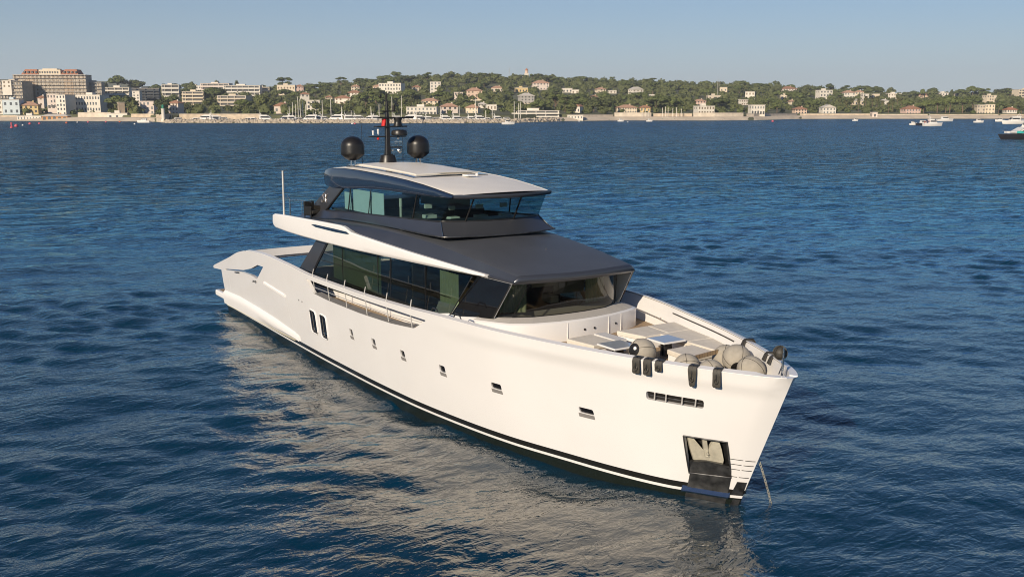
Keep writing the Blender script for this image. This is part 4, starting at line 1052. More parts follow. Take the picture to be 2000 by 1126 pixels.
YRG = lin([(-600, 186), (0, 186), (200, 183), (340, 182), (500, 179), (560, 178), (640, 175), (700, 164), (760, 160), (850, 154), (940, 153), (1030, 156), (1150, 163), (1300, 167), (1400, 172), (1560, 178), (1660, 181), (1750, 191), (1900, 190), (2000, 190), (2600, 192)])
def DS(px): return CZ/-slope(YSH(px))
DR = 1380.
BAS = (345, 1080)
def bas(px): return max(0., min(1., (px-BAS[0]+25)/25, (BAS[1]+25-px)/25))
def D0(px): return DS(px)+22+44*bas(px)
def ground(px, D):
    ds = DS(px); d1 = D0(px)
    if D < ds: return -1.2
    if D < d1:
        land = min(2.2, .25*(D-ds)+.2)
        if bas(px) > .5 and D > ds+8: return -1.2
        return land
    yq = pyof(d1, 4.2); yr = YRG(px)
    if D <= DR:
        t = (D-d1)/(DR-d1); return CZ+D*slope(yq+(yr-yq)*t)
    zr = CZ+DR*slope(yr); return max(3., zr*(1-.5*min(1, (D-DR)/700)))
def Dbase(px, b):
    """distance at which the ground is seen at photo row b"""
    d1 = D0(px); yq = pyof(d1, 4.2); yr = YRG(px)
    t = max(0.0, min(1., (yq-b)/(yq-yr))); return d1+2+(DR-d1-2)*t

def ground_mat():
    m = pbr('hillside_ground', (.10, .105, .05), .95, var=.45, vscale=.05)
    return m
M['hill'] = ground_mat()
M['rock'] = pbr('breakwater_rock', (.42, .36, .28), .9, var=.35, vscale=.6, bump=.05, bscale=2)
M['sand'] = pbr('beach_sand', (.58, .49, .37), .95, var=.15, vscale=.1)
M['seawall'] = pbr('stone_seawall', (.56, .46, .34), .9, var=.2, vscale=.35)
M['palewall'] = pbr('pale_seawall', (.60, .53, .43), .9, var=.15, vscale=.3)

# terrain sheet
cols = np.arange(-520, 2521, 14); V = []; F = []
fr_ = [0, .0008, .012, .03]
offs = [-14, .1, 4, 7.9, 8.4, 20]
for c in cols:
    ds = DS(c); d1 = D0(c)
    Ds_ = [ds-14, ds+.1, ds+4, ds+7.9, ds+8.6, max(ds+12, d1-.6), d1+.2]+[d1+(DR-d1)*t for t in np.linspace(.02, 1, 34)]+[DR+150, DR+400, DR+900, DR+2500]
    for D in Ds_:
        z = ground(c, D); p = at(c, D, z); p.z += noise.noise(p*.02)*1.2*(1 if D > d1+5 else 0); V.append(p)
nr_ = len(Ds_)
for i in range(len(cols)-1):
    for j in range(nr_-1): F.append((i*nr_+j, (i+1)*nr_+j, (i+1)*nr_+j+1, i*nr_+j+1))
o = obj('coast_terrain', V, F, M['hill'], smooth=True)
tag(o, 'wooded coastal hillside rising behind the shore', 'hillside', kind='structure')
# far blue mountain at the left edge
V = []; F = []
n_ = 40
for i in range(n_+1):
    px = -700+i*24; h = 1+.55*math.sin(i*.35)+.3*math.sin(i*.9+1); top_ = 165-11*max(0, 1-((px-20)/330)**2)+h*1.2
    V += [at(px, 13000, -20), at(px, 13400, py=top_), at(px, 15000, -20)]
for i in range(n_): F += [(i*3, i*3+3, i*3+4, i*3+1), (i*3+1, i*3+4, i*3+5, i*3+2)]
o = obj('far_mountain', V, F, M['hill'], smooth=True); tag(o, 'faint blue mountain far away behind the left end of the town', 'mountain', kind='structure')

# breakwater rocks, beach
def ico(sub):
    bm = bmesh.new(); bmesh.ops.create_icosphere(bm, subdivisions=sub, radius=1)
    V = np.array([v.co[:] for v in bm.verts]); F = [tuple(v.index for v in f.verts) for f in bm.faces]; bm.free(); return V, F
I1 = ico(1); I2 = ico(2)
def rocks(name, p0, p1, w, zt, n, label, size=(.8, 1.8), mat='rock'):
    mb = MB()
    for k in range(n):
        px = random.uniform(p0, p1); D = DS(px)+random.uniform(-.5, w); t = (D-DS(px))/w; z = zt*min(1, t*2.2, (1.15-t)*2.5)
        c = at(px, D, max(0, z)-.5); s = random.uniform(*size)
        a = np.array([random.uniform(.7, 1.3) for _ in range(3)])*s*.5
        v = I1[0]*a*(1+.35*rng.random((len(I1[0]), 1))); mb.add([tuple(Vector(q)+c) for q in v], I1[1])
    o = mb.build(name, M[mat]); return tag(o, label, 'rocks', kind='stuff')
rocks('breakwater_rocks', 322, 1090, 8.5, 1.7, 2300, 'long pale boulder breakwater in front of the marina', (1.0, 2.6))
rocks('shore_rocks', 1090, 1480, 14, 1.2, 420, 'low pale rocks along the shore right of the marina', (.8, 2.0))
mb = MB(); rr = []
for px in range(330, 1092, 12):
    ds = DS(px); rr.append([at(px, ds+2.2, .8), at(px, ds+3, 1.3), at(px, ds+6.5, 1.35), at(px, ds+7.6, -.8)])
mb.loft(rr, closed=False); o = mb.build('breakwater_core', M['rock']); tag(o, 'stone mole carrying the marina breakwater', 'mole', kind='structure')
def strip(name, p0, p1, w, z0, z1, mat, label, cat):
    mb = MB(); rr = []
    for px in np.arange(p0, p1+1, 15):
        ds = DS(px); rr.append([at(px, ds-4, -.5), at(px, ds+2, z0+.35), at(px, ds+8, 2.35), at(px, ds+w, z1+.45)])
    mb.loft(rr, closed=False); o = mb.build(name, M[mat]); tag(o, label, cat, kind='structure')
strip('town_beach', -520, 330, 21, .5, 2.25, 'sand', 'narrow town beach at the left end of the shore', 'beach')
strip('long_beach', 1085, 2500, 21, .35, 2.25, 'sand', 'pale beach under the long sea wall on the right', 'beach')

# ---- walls
def wall(p0, p1, yt, mat, label, off=2.0, name='sea_wall', zb=-.5, thick=1.2):
    mb = MB(); rr = []
    n = max(2, int((p1-p0)/14)+1)
    for px in np.linspace(p0, p1, n):
        D = D0(px)-off; zt = CZ+D*slope(yt)
        rr.append([at(px, D, zb), at(px, D, zt), at(px, D+thick, zt), at(px, D+thick, zb)])
    mb.loft(rr); P0 = rr[0][0].copy(); mb.V = [tuple(Vector(v)-P0) for v in mb.V]
    o = mb.build(name, M[mat]); o.location = P0; tag(o, label, 'wall', 'sea walls along the shore'); 
    mb = MB(); rc = []
    for r_ in rr:
        a, b = r_[1]-P0, r_[2]-P0; u = Vector((0, 0, .25)); d = (a-b).normalized()*.25
        rc.append([a+d+Vector((0, 0, .002)), a+d+u, b+u, b+Vector((0, 0, .002))])
    mb.loft(rc); mb.build('wall_coping', M['palewall'], o)
wall(-60, 34, 226, 'seawall', 'low sea wall at the left edge behind the white beach club')
wall(152, 216, 220, 'palewall', 'pale sea wall under the long cream hotel')
wall(256, 300, 223, 'seawall', 'short tan sea wall under the pink house')
wall(304, 336, 224, 'seawall', 'tan sea wall directly behind the white harbour light')
wall(350, 508, 223, 'seawall', 'long tan sea wall behind the left half of the marina')
wall(1130, 1198, 224.5, 'palewall', 'low pale wall by the gabled white house on the beach')
wall(1200, 1272, 220.5, 'palewall', 'pale sea wall under the long low beige villa', 4)
wall(1276, 1352, 222, 'seawall', 'low tan wall behind the row of beached masts')
wall(1354, 1452, 220.8, 'palewall', 'pale sea wall in front of the white cubic seafront house', 5)
wall(1458, 1558, 222.5, 'palewall', 'pale sea wall right below the white two storey seafront house')
wall(1562, 1702, 222.5, 'seawall', 'tan sea wall left of the small pink gate house')
wall(1714, 1812, 223.5, 'palewall', 'pinkish pale sea wall below the pink seafront villa')
wall(1816, 1950, 224, 'palewall', 'long pale sea wall below the tall pines on the right')
wall(1954, 2300, 224, 'seawall', 'tan sea wall at the right edge below the red roofed kiosk')

# ---- buildings
BC = {}
def bmat(key, col, var=.06): BC[key] = pbr('render_'+key, col, .9, var=var, vscale=.25); return BC[key]
bmat('white', (.71, .66, .57)); bmat('cream', (.70, .60, .45)); bmat('beige', (.58, .50, .39)); bmat('pink', (.62, .45, .38)); bmat('peach', (.66, .50, .38))
bmat('yellow', (.66, .50, .25)); bmat('grey', (.42, .40, .37)); bmat('dark', (.08, .09, .10)); bmat('scaff', (.47, .41, .33), .2); bmat('stone', (.42, .33, .24), .2); bmat('orange', (.6, .30, .12)); bmat('blue', (.55, .62, .64)); bmat('palepink', (.70, .60, .52))
RT = pbr('clay_tiles', (.34, .18, .11), .9, var=.25, vscale=.8); RT2 = pbr('pale_tiles', (.46, .28, .19), .9, var=.2, vscale=.8); RB = pbr('red_tiles', (.38, .17, .10), .85, var=.2, vscale=.8); RF = pbr('flat_roof', (.55, .51, .45), .9, var=.1)
ROOF = {'r': RT, 'p': RT2, 'b': RB, 'f': RF}
WIN = pbr('window_glass', (.10, .10, .095), .3, var=.3); SHUT = pbr('shutter', (.30, .36, .34), .7)
def unitbox():
    mb = MB(); mb.box(-.5, .5, -.5, .5, 0, 1); return mb
_wm = unitbox().build('window', WIN).data; bpy.data.objects.remove([o for o in bpy.data.objects if o.data == _wm][0])
RZ = YAW-PI/2
_wms = []
for k_, c_ in enumerate(((.10, .10, .095), (.17, .19, .19), (.20, .15, .10), (.06, .07, .08))):
    q_ = _wm.copy(); q_.materials[0] = pbr('window_pane_%d' % k_, c_, .35, var=.3); _wms.append(q_)
LM = []     # landmarks: (px, py_mid, D, short, px0, px1, top, base)
def part(name, mesh, parent, loc, sc):
    o = bpy.data.objects.new(name, mesh); COL.objects.link(o); o.parent = parent; o.location = loc; o.scale = sc; return o
def build_house(p0, p1, yt, yb_, col, roof, fl, label, short, name='villa', cat='house', rz=None, gr=None, dk=.7, nw=None, D=None, bands=False, extra=None):
    pc = (p0+p1)/2; D = D or Dbase(pc, yb_)+6
    D = max(D, D0(pc)+3) if yb_ < 230 else max(D, DS(pc)+5)
    z = CZ+D*slope(yb_); S = D/FPX*1.0; Wd = (p1-p0)*S; Hh = (yb_-yt)*S; dp = max(6, min(Wd*dk, 15))
    j = rz if rz is not None else random.uniform(-.3, .3)
    Wd *= 1/(math.cos(j)+.5*abs(math.sin(j))*dp/Wd) if Wd > dp*.6 else 1
    t = thing(name, label, cat, at(pc, D+dp*.5, z), RZ+j, gr)
    rh = {'h': min(.22*dp+.5, Hh*.32), 'g': min(.3*dp, Hh*.34), 'f': 0}[roof[0]]
    bh = Hh-rh; hx, hy = Wd/2, dp/2
    mb = MB(); mb.box(-hx, hx, -hy, hy, -6, bh)
    mb.build('wall', BC[col], t)
    rm = ROOF[roof[1]]
    if roof[0] == 'f':
        mb = MB(); mb.box(-hx-.25, hx+.25, -hy-.25, hy+.25, bh+.003, bh+.35); R_ = mb.build('roof', BC[col] if roof[1] == 'w' else rm, t)
        if Wd > 12: mb = MB(); mb.box(-hx*.35, hx*.15, -hy*.3, hy*.4, bh+.36, bh+2.0); mb.build('roof_hut', BC[col], R_)
    elif roof[0] == 'h':
        e = .6; k = max(0, hx-hy)
        mb = MB(); mb.add([(-hx-e, -hy-e, bh), (hx+e, -hy-e, bh), (hx+e, hy+e, bh), (-hx-e, hy+e, bh), (-k, 0, bh+rh), (k, 0, bh+rh), (-hx-e, -hy-e, bh-.25), (hx+e, -hy-e, bh-.25), (hx+e, hy+e, bh-.25), (-hx-e, hy+e, bh-.25)],
            [(0, 1, 5, 4), (1, 2, 5), (2, 3, 4, 5), (3, 0, 4), (0, 6, 7, 1), (1, 7, 8, 2), (2, 8, 9, 3), (3, 9, 6, 0), (9, 8, 7, 6)])
        R_ = mb.build('roof', rm, t); mb = MB(); mb.box(hx*.3, hx*.3+.8, -.4, .4, bh+rh*.3, bh+rh+.7); mb.build('chimney', BC[col], R_)
    else:
        e = .5
        mb = MB(); mb.add([(-hx-e, -hy-e, bh), (hx+e, -hy-e, bh), (hx+e, hy+e, bh), (-hx-e, hy+e, bh), (0, -hy-e, bh+rh), (0, hy+e, bh+rh)], [(0, 4, 5, 3), (1, 2, 5, 4), (0, 1, 4), (2, 3, 5), (0, 3, 2, 1)])
        R_ = mb.build('roof', rm, t)
    fh = bh/fl; wm_ = random.choice(_wms); wf = random.uniform(.34, .50)
    if bands:
        for f in range(fl):
            part('glazing', _wm, t, (0, -hy-.02, f*fh+fh*.42), (Wd*.94, .2, fh*.48))
            mb = MB(); mb.box(-hx-.1, hx+.1, -hy-1.5, -hy-.15, f*fh+.02, f*fh+fh*.40); mb.build('balcony', BC[col], t)
        for q in range(int(Wd/7)): part('divider', _pm[col] if col in _pm else mkpm(col), t, (-hx+(q+.5)*7, -hy-.7, fh*.4), (.5, 1.5, bh-fh*.45))
    else:
        n = nw or max(2, min(9, round(Wd/3.6)))
        for f in range(fl):
            for q in range(n):
                if fl > 1 and random.random() < .10: continue
                w_ = min(1.5, Wd/n*wf); h_ = min(2.1, fh*random.uniform(.42, .6))
                part('window', wm_, t, (-hx+(q+.5)*Wd/n, -hy, f*fh+fh*.28), (w_, .14, h_))
        for q in range(2): part('window', _wm, t, (-hx, -hy*.4+q*hy*.8, bh-fh*.7), (.14, 1.2, fh*.5))
    if extra: extra(t, hx, hy, bh, fh)
    LM.append((pc, (yt+yb_)/2, D, short, p0, p1, yt, yb_))
    return t
_pm = {}
def mkpm(col):
    o = unitbox().build('divider', BC[col]); _pm[col] = o.data; bpy.data.objects.remove(o); return _pm[col]

def arcade(n):
    def f(t, hx, hy, bh, fh):
        for q in range(n): part('arch_opening', _wm, t, (-hx+(q+.5)*2*hx/n, -hy-.03, .3), (2*hx/n*.6, .2, fh*.62))
    return f
def terrace(t, hx, hy, bh, fh):
    mb = MB(); mb.box(-hx*1.35, hx*1.2, -hy-5, -hy-.02, -6, fh*.30); mb.build('terrace', BC['cream'], t)
H = build_house
# left end: the town
def scaffold(t, hx, hy, bh, fh):
    mb = MB(); n = int(hx*2/3.2)
    for q in range(n+1): x = -hx+q*2*hx/n; mb.box(x-.09, x+.09, -hy-1.6, -hy-1.42, -4, bh)
    k = int(bh/2.9)
    for f in range(k+1): z = f*bh/k; mb.box(-hx, hx, -hy-1.5, -hy-.3, z-.12, z+.12)
    for q in range(0, n-1, 3): x = -hx+q*2*hx/n; mb.tube([(x, -hy-1.55, 0), (x+2*2*hx/n, -hy-1.55, bh*.5), (x, -hy-1.55, bh)], .07, 4)
    mb.build('scaffolding', BC['grey'], t)
def grandhotel(t, hx, hy, bh, fh):
    scaffold(t, hx, hy, bh, fh)
    for a, b in ((-.78, -.30), (.32, .80)):
        mb = MB(); x0, x1 = hx*a, hx*b; z = bh+.4
        mb.add([(x0, -hy, z), (x1, -hy, z), (x1, hy, z), (x0, hy, z), (x0+3, -hy+2.5, z+4.6), (x1-2, -hy+2.5, z+4.6), (x1-2, hy-2, z+4.6), (x0+3, hy-2, z+4.6)], [(0, 1, 5, 4), (1, 2, 6, 5), (2, 3, 7, 6), (3, 0, 4, 7), (4, 5, 6, 7)]); mb.build('mansard_roof', RB, t)
        for q in range(4): part('dormer', _wm, t, (x0+3+q*(x1-x0-5)/3, -hy+.9, z+1.2), (1.4, 2.2, 1.8))
    mb = MB(); mb.box(-hx*.29, hx*.31, -hy+.5, hy-.5, bh+.36, bh+4.6); mb.box(-hx*.2, hx*.2, -hy+2, hy-2, bh+4.61, bh+5.6); mb.build('attic', BC['cream'], t)
    for q in range(8): part('window', _wm, t, (-hx*.26+q*hx*.07, -hy+.48, bh+1.4), (1.3, .14, 1.8))
    for a in (-.55, .52): 
        mb = MB(); mb.box(hx*(a-.13), hx*(a+.13), -hy-.28, -hy-.01, 2, bh*.93); mb.build('facade_bay', BC['stone'], t)
H(40, 176, 149, 212, 'scaff', 'ff', 8, 'huge scaffolded hotel with red mansard roofs towering over the town', 'the scaffolded hotel', 'grand_hotel', 'hotel', 0.05, nw=17, D=905, extra=grandhotel)
H(6, 60, 161, 212, 'scaff', 'ff', 6, 'lower scaffolded wing with white sheeting left of the huge hotel', 'the left scaffolded wing', 'hotel_wing', 'building', -.15, nw=8, D=885, extra=scaffold)
H(8, 28, 158, 172, 'white', 'ff', 2, 'white sheeted box on the roof of the left scaffolded wing', 'the white sheeted box', 'roof_pavilion', 'building', -.15, nw=2, D=883)
H(173, 204, 163, 208, 'scaff', 'ff', 6, 'brown scaffolded wing at the right end of the huge hotel', 'the right scaffolded wing', 'hotel_wing', 'building', .1, nw=5, D=915, extra=scaffold)
H(-30, 6, 171, 205, 'orange', 'hr', 4, 'orange building cut off by the left edge of the view', 'the orange building', 'town_house', 'house', 0, D=900)
H(119, 143, 187, 225, 'white', 'ff', 5, 'tall narrow cream end block of the seaside hotel with its shaded side to the right', 'the narrow cream hotel block', 'hotel_wing', 'hotel', -.28, nw=3, dk=1.2, D=745)
H(97, 120, 185, 212, 'palepink', 'ff', 3, 'pinkish hotel middle part with three tall arched windows', 'the arched hotel front', 'hotel_wing', 'hotel', 0, nw=4, D=770, extra=arcade(3))
H(156, 208, 187, 219, 'white', 'ff', 3, 'long cream three storey hotel above the pale sea wall', 'the long cream hotel', 'seaside_hotel', 'hotel', -.1, nw=9, D=760)
H(77, 89, 187, 206, 'palepink', 'hr', 3, 'slim pink bell tower rising in front of the scaffolded hotel', 'the slim pink tower', 'bell_tower', 'tower', .1, nw=1, D=800, dk=1)
H(42, 78, 199, 222, 'yellow', 'hp', 2, 'yellow villa with a stepped front low in the town', 'the yellow villa', 'villa', 'house', .2, D=745)
H(12, 44, 196, 224, 'blue', 'ff', 2, 'pale blue and white house near the left beach', 'the pale blue house', 'beach_house', 'house', .05, D=735)
H(-14, 10, 197, 224, 'white', 'ff', 3, 'white block at the left edge beside the pale blue house', 'the white block at the left edge', 'town_house', 'house', .0, D=740)
H(86, 135, 223, 235, 'orange', 'hf', 1, 'low beach restaurant with orange pillars and a pale roof', 'the beach restaurant', 'beach_restaurant', 'restaurant', 0, nw=5, D=692, dk=.3, extra=arcade(5))
H(38, 84, 227, 235.5, 'white', 'ff', 1, 'low white beach club pavilion at the water edge on the left', 'the white beach club', 'beach_club', 'pavilion', 0, nw=8, D=690, dk=.2)
H(209, 257, 172, 193, 'white', 'ff', 3, 'white flat roofed apartment building under two round pines', 'the white flat roofed apartments', 'apartment_building', 'apartments', .1, bands=True, D=960)
H(262, 313, 174, 200, 'dark', 'ff', 5, 'dark curved glass apartment building with a white top floor', 'the dark glass building', 'apartment_building', 'apartments', .25, bands=True, D=880)
H(262, 276, 179, 200, 'white', 'ff', 4, 'white stair tower on the left side of the dark glass building', 'the white stair tower', 'apartment_building', 'apartments', .0, nw=2, D=862, dk=.5)
H(276, 305, 199, 225, 'palepink', 'ff', 3, 'pink house with a palm before it above the short sea wall', 'the pale pink house', 'town_house', 'house', .0, nw=4, D=742)
H(231, 244, 201, 222, 'stone', 'ff', 2, 'round stone turret half hidden by big pines', 'the stone turret', 'stone_turret', 'tower', .5, nw=1, D=735, dk=1)
H(213, 252, 222, 235, 'white', 'ff', 1, 'white stair and boathouse at the beach below the stone turret', 'the white boathouse', 'boathouse', 'building', .0, nw=3, D=712, dk=.2)
H(319, 352, 167, 198, 'white', 'ff', 4, 'white terraced villa stepping down beside dark trees', 'the white terraced villa', 'villa', 'house', .2, bands=True)
H(333, 357, 197, 225, 'palepink', 'hr', 3, 'pale house with a red pyramid roof behind the harbour light', 'the red pyramid roofed house', 'town_house', 'house', -.35, nw=3, D=735)
H(361, 402, 180, 206, 'cream', 'ff', 4, 'cream apartment block with four bands of balconies', 'the cream balcony block', 'apartment_building', 'apartments', .05, bands=True)
H(396, 452, 164, 184, 'palepink', 'ff', 3, 'pinkish flat roofed apartments on the skyline above a spreading pine', 'the pinkish skyline apartments', 'apartment_building', 'apartments', -.05, bands=True)
H(370, 396, 168, 182, 'white', 'ff', 2, 'small white flat house on the left skyline', 'the small white skyline house', 'villa', 'house', .0)
H(440, 510, 168, 188, 'white', 'ff', 3, 'long white apartment building on the skyline with a planted roof', 'the long white skyline apartments', 'apartment_building', 'apartments', .05, bands=True)
H(496, 528, 171, 186, 'cream', 'ff', 2, 'stepped cream apartments at the right end of the long white skyline building', 'the stepped cream apartments', 'apartment_building', 'apartments', .1, bands=True)
H(430, 488, 188, 208, 'beige', 'ff', 3, 'lower beige apartment block with dark balcony bands', 'the lower beige apartments', 'apartment_building', 'apartments', -.1, bands=True)
H(543, 578, 167, 186, 'cream', 'ff', 2, 'cream house on the skyline under a ragged dark tree', 'the cream skyline house', 'villa', 'house', .1)
H(577, 593, 166, 180, 'pink', 'hr', 2, 'small red roofed house right of the cream skyline house', 'the small red roofed house', 'villa', 'house', .2, nw=3)
H(587, 604, 181, 204, 'white', 'hr', 3, 'white tower house with a red roof behind the yacht masts', 'the white tower house', 'town_house', 'house', .35, nw=2)
H(537, 567, 201, 222, 'palepink', 'hr', 1, 'long low red roofed house at the left end of the marina', 'the low red roofed house', 'boat_house', 'house', .1)
H(600, 626, 197, 222, 'white', 'ff', 3, 'white blocky house right behind the cluster of masts', 'the white blocky house', 'town_house', 'house', .1)
H(743, 789, 164, 192, 'white', 'ff', 4, 'white castle like four storey villa with arched windows high on the hill', 'the white castle villa', 'castle_villa', 'villa', -.18, nw=8, extra=arcade(6))
H(680, 706, 177, 190, 'white', 'hr', 2, 'white villa with a red hip roof left of the castle villa', 'the white hip roofed villa', 'villa', 'house', .05)
H(686, 702, 166, 178, 'cream', 'hp', 2, 'cream villa above and behind the white hip roofed one', 'the cream upper villa', 'villa', 'house', .2, nw=3)
H(656, 686, 187, 203, 'white', 'hr', 2, 'broad white villa with a low red roof above the marina', 'the broad white villa', 'villa', 'house', .0, extra=terrace)
H(635, 649, 187, 197, 'cream', 'hr', 2, 'small cream house left of the broad white villa', 'the small cream house', 'villa', 'house', .25, nw=3)
H(729, 743, 166, 176, 'peach', 'hp', 1, 'small peach house tucked left of the castle villa', 'the small peach house', 'villa', 'house', .0, nw=2)
H(840, 861, 161, 184, 'white', 'ff', 4, 'tall white tower villa with a small belvedere on the hill', 'the tall white tower villa', 'tower_villa', 'villa', .1, nw=3, dk=.9)
H(806, 821, 167, 178, 'beige', 'hr', 2, 'beige house half hidden in trees left of the tall tower villa', 'the hidden beige house', 'villa', 'house', .3, nw=3)
H(823, 858, 192, 208, 'cream', 'hp', 2, 'pair of joined cream houses among palms', 'the joined cream houses', 'villa', 'house', -.1)
H(861, 893, 202, 222, 'palepink', 'hp', 2, 'pink roofed cream house right behind the marina', 'the pink roofed house', 'villa', 'house', .25)
H(796, 854, 210, 224, 'white', 'ff', 2, 'long white arcaded building behind the marina boats', 'the white arcaded building', 'marina_building', 'building', .0, nw=8, extra=arcade(9))
H(887, 904, 181, 194, 'palepink', 'ff', 2, 'small pale pink house left of the big peach villa', 'the small pale pink house', 'villa', 'house', .1, nw=3)
H(911, 941, 172, 196, 'peach', 'hp', 3, 'big peach villa with a stepped terrace on the hill', 'the big peach villa', 'villa', 'house', .12, extra=terrace)
H(911, 936, 205, 222, 'cream', 'hp', 2, 'cream house low behind the marina under the peach villa', 'the low cream house', 'villa', 'house', -.2, nw=4)
H(933, 950, 200, 212, 'white', 'hf', 2, 'white house just right of the low cream house', 'the low white house', 'villa', 'house', .1, nw=3)
H(951, 970, 205, 216, 'white', 'ff', 1, 'flat white garden house above the marina', 'the flat garden house', 'villa', 'house', .0, nw=3)
H(960, 982, 168, 180, 'beige', 'hp', 1, 'long beige house with a tiled roof near the top of the hill', 'the beige hilltop house', 'villa', 'house', .0)
H(1006, 1030, 172, 182, 'yellow', 'ff', 1, 'yellowish low house below the lighthouse', 'the yellowish house', 'villa', 'house', .15)
H(1013, 1042, 182, 203, 'grey', 'hf', 3, 'grey beige villa with balconies in the middle of the hill', 'the grey villa', 'villa', 'house', .25, extra=terrace)
H(1039, 1071, 157, 176, 'palepink', 'hp', 3, 'big pale pink villa right under the lighthouse', 'the big pale pink villa', 'villa', 'house', .15, nw=5)
H(1097, 1117, 173, 182, 'white', 'ff', 1, 'low white house right of the big pale pink villa', 'the low white hill house', 'villa', 'house', .1)
H(1116, 1131, 176, 184, 'white', 'ff', 1, 'second low white house below its wider neighbour on the hill', 'the lower white hill house', 'villa', 'house', -.1, nw=2)
H(1163, 1182, 171, 182, 'cream', 'hp', 2, 'cream house with a tiled roof in the woods right of centre', 'the cream wood house', 'villa', 'house', .3, nw=3)
H(1188, 1203, 177, 183, 'white', 'ff', 1, 'tiny white house beside the cream wood house', 'the tiny white house', 'villa', 'house', .2, nw=2)
H(1123, 1137, 204, 222, 'white', 'gr', 1, 'white gabled house close to the beach', 'the white gabled house', 'beach_house', 'house', -.5, nw=2)
H(1000, 1091, 217, 229, 'white', 'ff', 2, 'long low white marina club building with a glazed end', 'the long marina club', 'marina_club', 'building', .0, bands=True, dk=.15, D=670)
H(1108, 1138, 225.5, 233, 'white', 'ff', 1, 'low white beach bar with a thin roof', 'the beach bar', 'beach_bar', 'bar', .0, nw=5, dk=.3, D=690)
H(1155, 1166, 186, 195, 'peach', 'hr', 1, 'small peach cottage alone in the woods', 'the peach cottage', 'villa', 'house', .3, nw=2)
H(1204, 1242, 205, 221, 'cream', 'hp', 2, 'long low beige villa with tiled roofs above the beach', 'the long beige villa', 'villa', 'house', .0, nw=8, D=795)
H(1229, 1254, 170, 185, 'white', 'gf', 2, 'white gabled villa alone high in the woods', 'the lone white gabled villa', 'villa', 'house', .4, nw=3)
H(1262, 1278, 185, 192, 'white', 'ff', 1, 'small flat white house below the lone gabled villa', 'the small flat white house', 'villa', 'house', .0, nw=3)
H(1249, 1269, 206, 219, 'yellow', 'hr', 1, 'yellow house with an orange roof right above the beach', 'the yellow beach house', 'beach_house', 'house', .0, nw=3, D=800)
H(1357, 1392, 208, 223, 'white', 'ff', 2, 'white cubic seafront house behind the pale wall', 'the white cubic house', 'seafront_house', 'house', .2, nw=6, D=770)
H(1354, 1377, 194, 206, 'pink', 'hp', 2, 'pink house above the white cubic seafront house', 'the upper pink house', 'villa', 'house', .0, nw=4)
H(1381, 1406, 187, 196, 'beige', 'ff', 1, 'beige terrace house under the tall antenna mast', 'the beige terrace house', 'villa', 'house', .0, nw=3)
H(1405, 1419, 171, 180, 'cream', 'ff', 1, 'small cream house on the crest right of the tall antenna', 'the small crest house', 'villa', 'house', .0, nw=2)
H(1443, 1459, 195, 206, 'white', 'ff', 2, 'white terraced house halfway up right of the antenna', 'the white halfway house', 'villa', 'house', .3, nw=3)
H(1456, 1475, 180, 195, 'white', 'ff', 2, 'sharp edged white house with a dark flat side on the hill', 'the sharp edged white house', 'villa', 'house', -.4, nw=3)
H(1463, 1491, 206, 224, 'white', 'ff', 2, 'white two storey seafront house with a columned ground floor', 'the columned seafront house', 'seafront_house', 'house', .1, nw=5, D=775, extra=arcade(5))
H(1524, 1553, 169, 183, 'palepink', 'hr', 2, 'large pale villa with a red roof on the skyline at the right', 'the red roofed skyline villa', 'villa', 'house', .1, nw=5)
H(1524, 1536, 183, 197, 'cream', 'ff', 3, 'narrow cream house straight under the red roofed skyline villa', 'the narrow cream house', 'villa', 'house', .0, nw=2)
H(1541, 1549, 195, 205, 'cream', 'hp', 2, 'slim cream turret house among pines', 'the slim turret house', 'villa', 'house', .2, nw=1)
H(1549, 1573, 209, 223, 'peach', 'hr', 2, 'orange tinted house close above the sea wall under a wide pine', 'the orange tinted house', 'villa', 'house', .1, nw=4, D=800)
H(1595, 1622, 177, 196, 'white', 'ff', 3, 'bright white block villa with a chimney stack at its left', 'the bright white block villa', 'villa', 'house', .2, nw=4)
H(1645, 1667, 177, 193, 'white', 'hp', 2, 'white villa on the right crest under a dark pine', 'the right crest villa', 'villa', 'house', .1, nw=4)
H(1669, 1685, 177, 190, 'cream', 'hp', 2, 'cream villa just right of the right crest villa', 'the cream crest villa', 'villa', 'house', -.1, nw=3)
H(1682, 1695, 184, 197, 'white', 'ff', 2, 'white cube house below the cream crest villa', 'the white cube house', 'villa', 'house', .2, nw=2)
H(1663, 1684, 193, 206, 'cream', 'gf', 1, 'cream house with a curved gable among palms', 'the curved gable house', 'villa', 'house', .3, nw=3)
H(1602, 1629, 205, 223, 'white', 'gf', 2, 'white gabled seafront house on the right half', 'the gabled seafront house', 'seafront_house', 'house', .1, nw=4, D=830)
H(1702, 1716, 184, 193, 'cream', 'ff', 1, 'low cream house between palms at the right', 'the low cream palm house', 'villa', 'house', .1, nw=2)
H(1731, 1757, 183, 194, 'white', 'ff', 2, 'wide white villa with a plain front above the palms', 'the wide white villa', 'villa', 'house', .0, nw=5)
H(1719, 1733, 194, 206, 'white', 'hf', 2, 'small white house among palms below the wide white villa', 'the small palm house', 'villa', 'house', .2, nw=2)
H(1762, 1793, 207, 225, 'pink', 'hr', 2, 'pink seafront villa with dark red roof lights', 'the pink seafront villa', 'seafront_house', 'house', .15, nw=5, D=835)
H(1790, 1812, 182, 196, 'peach', 'hr', 2, 'orange roofed villa on the right crest above the pink one', 'the orange roofed villa', 'villa', 'house', .1, nw=3)
H(1830, 1852, 182, 193, 'white', 'ff', 2, 'flat white house on the crest left of a stone pine', 'the flat crest house', 'villa', 'house', .1, nw=4)
H(1838, 1858, 188, 198, 'white', 'gf', 1, 'white gabled house just below the flat crest house', 'the lower gabled house', 'villa', 'house', .2, nw=3)
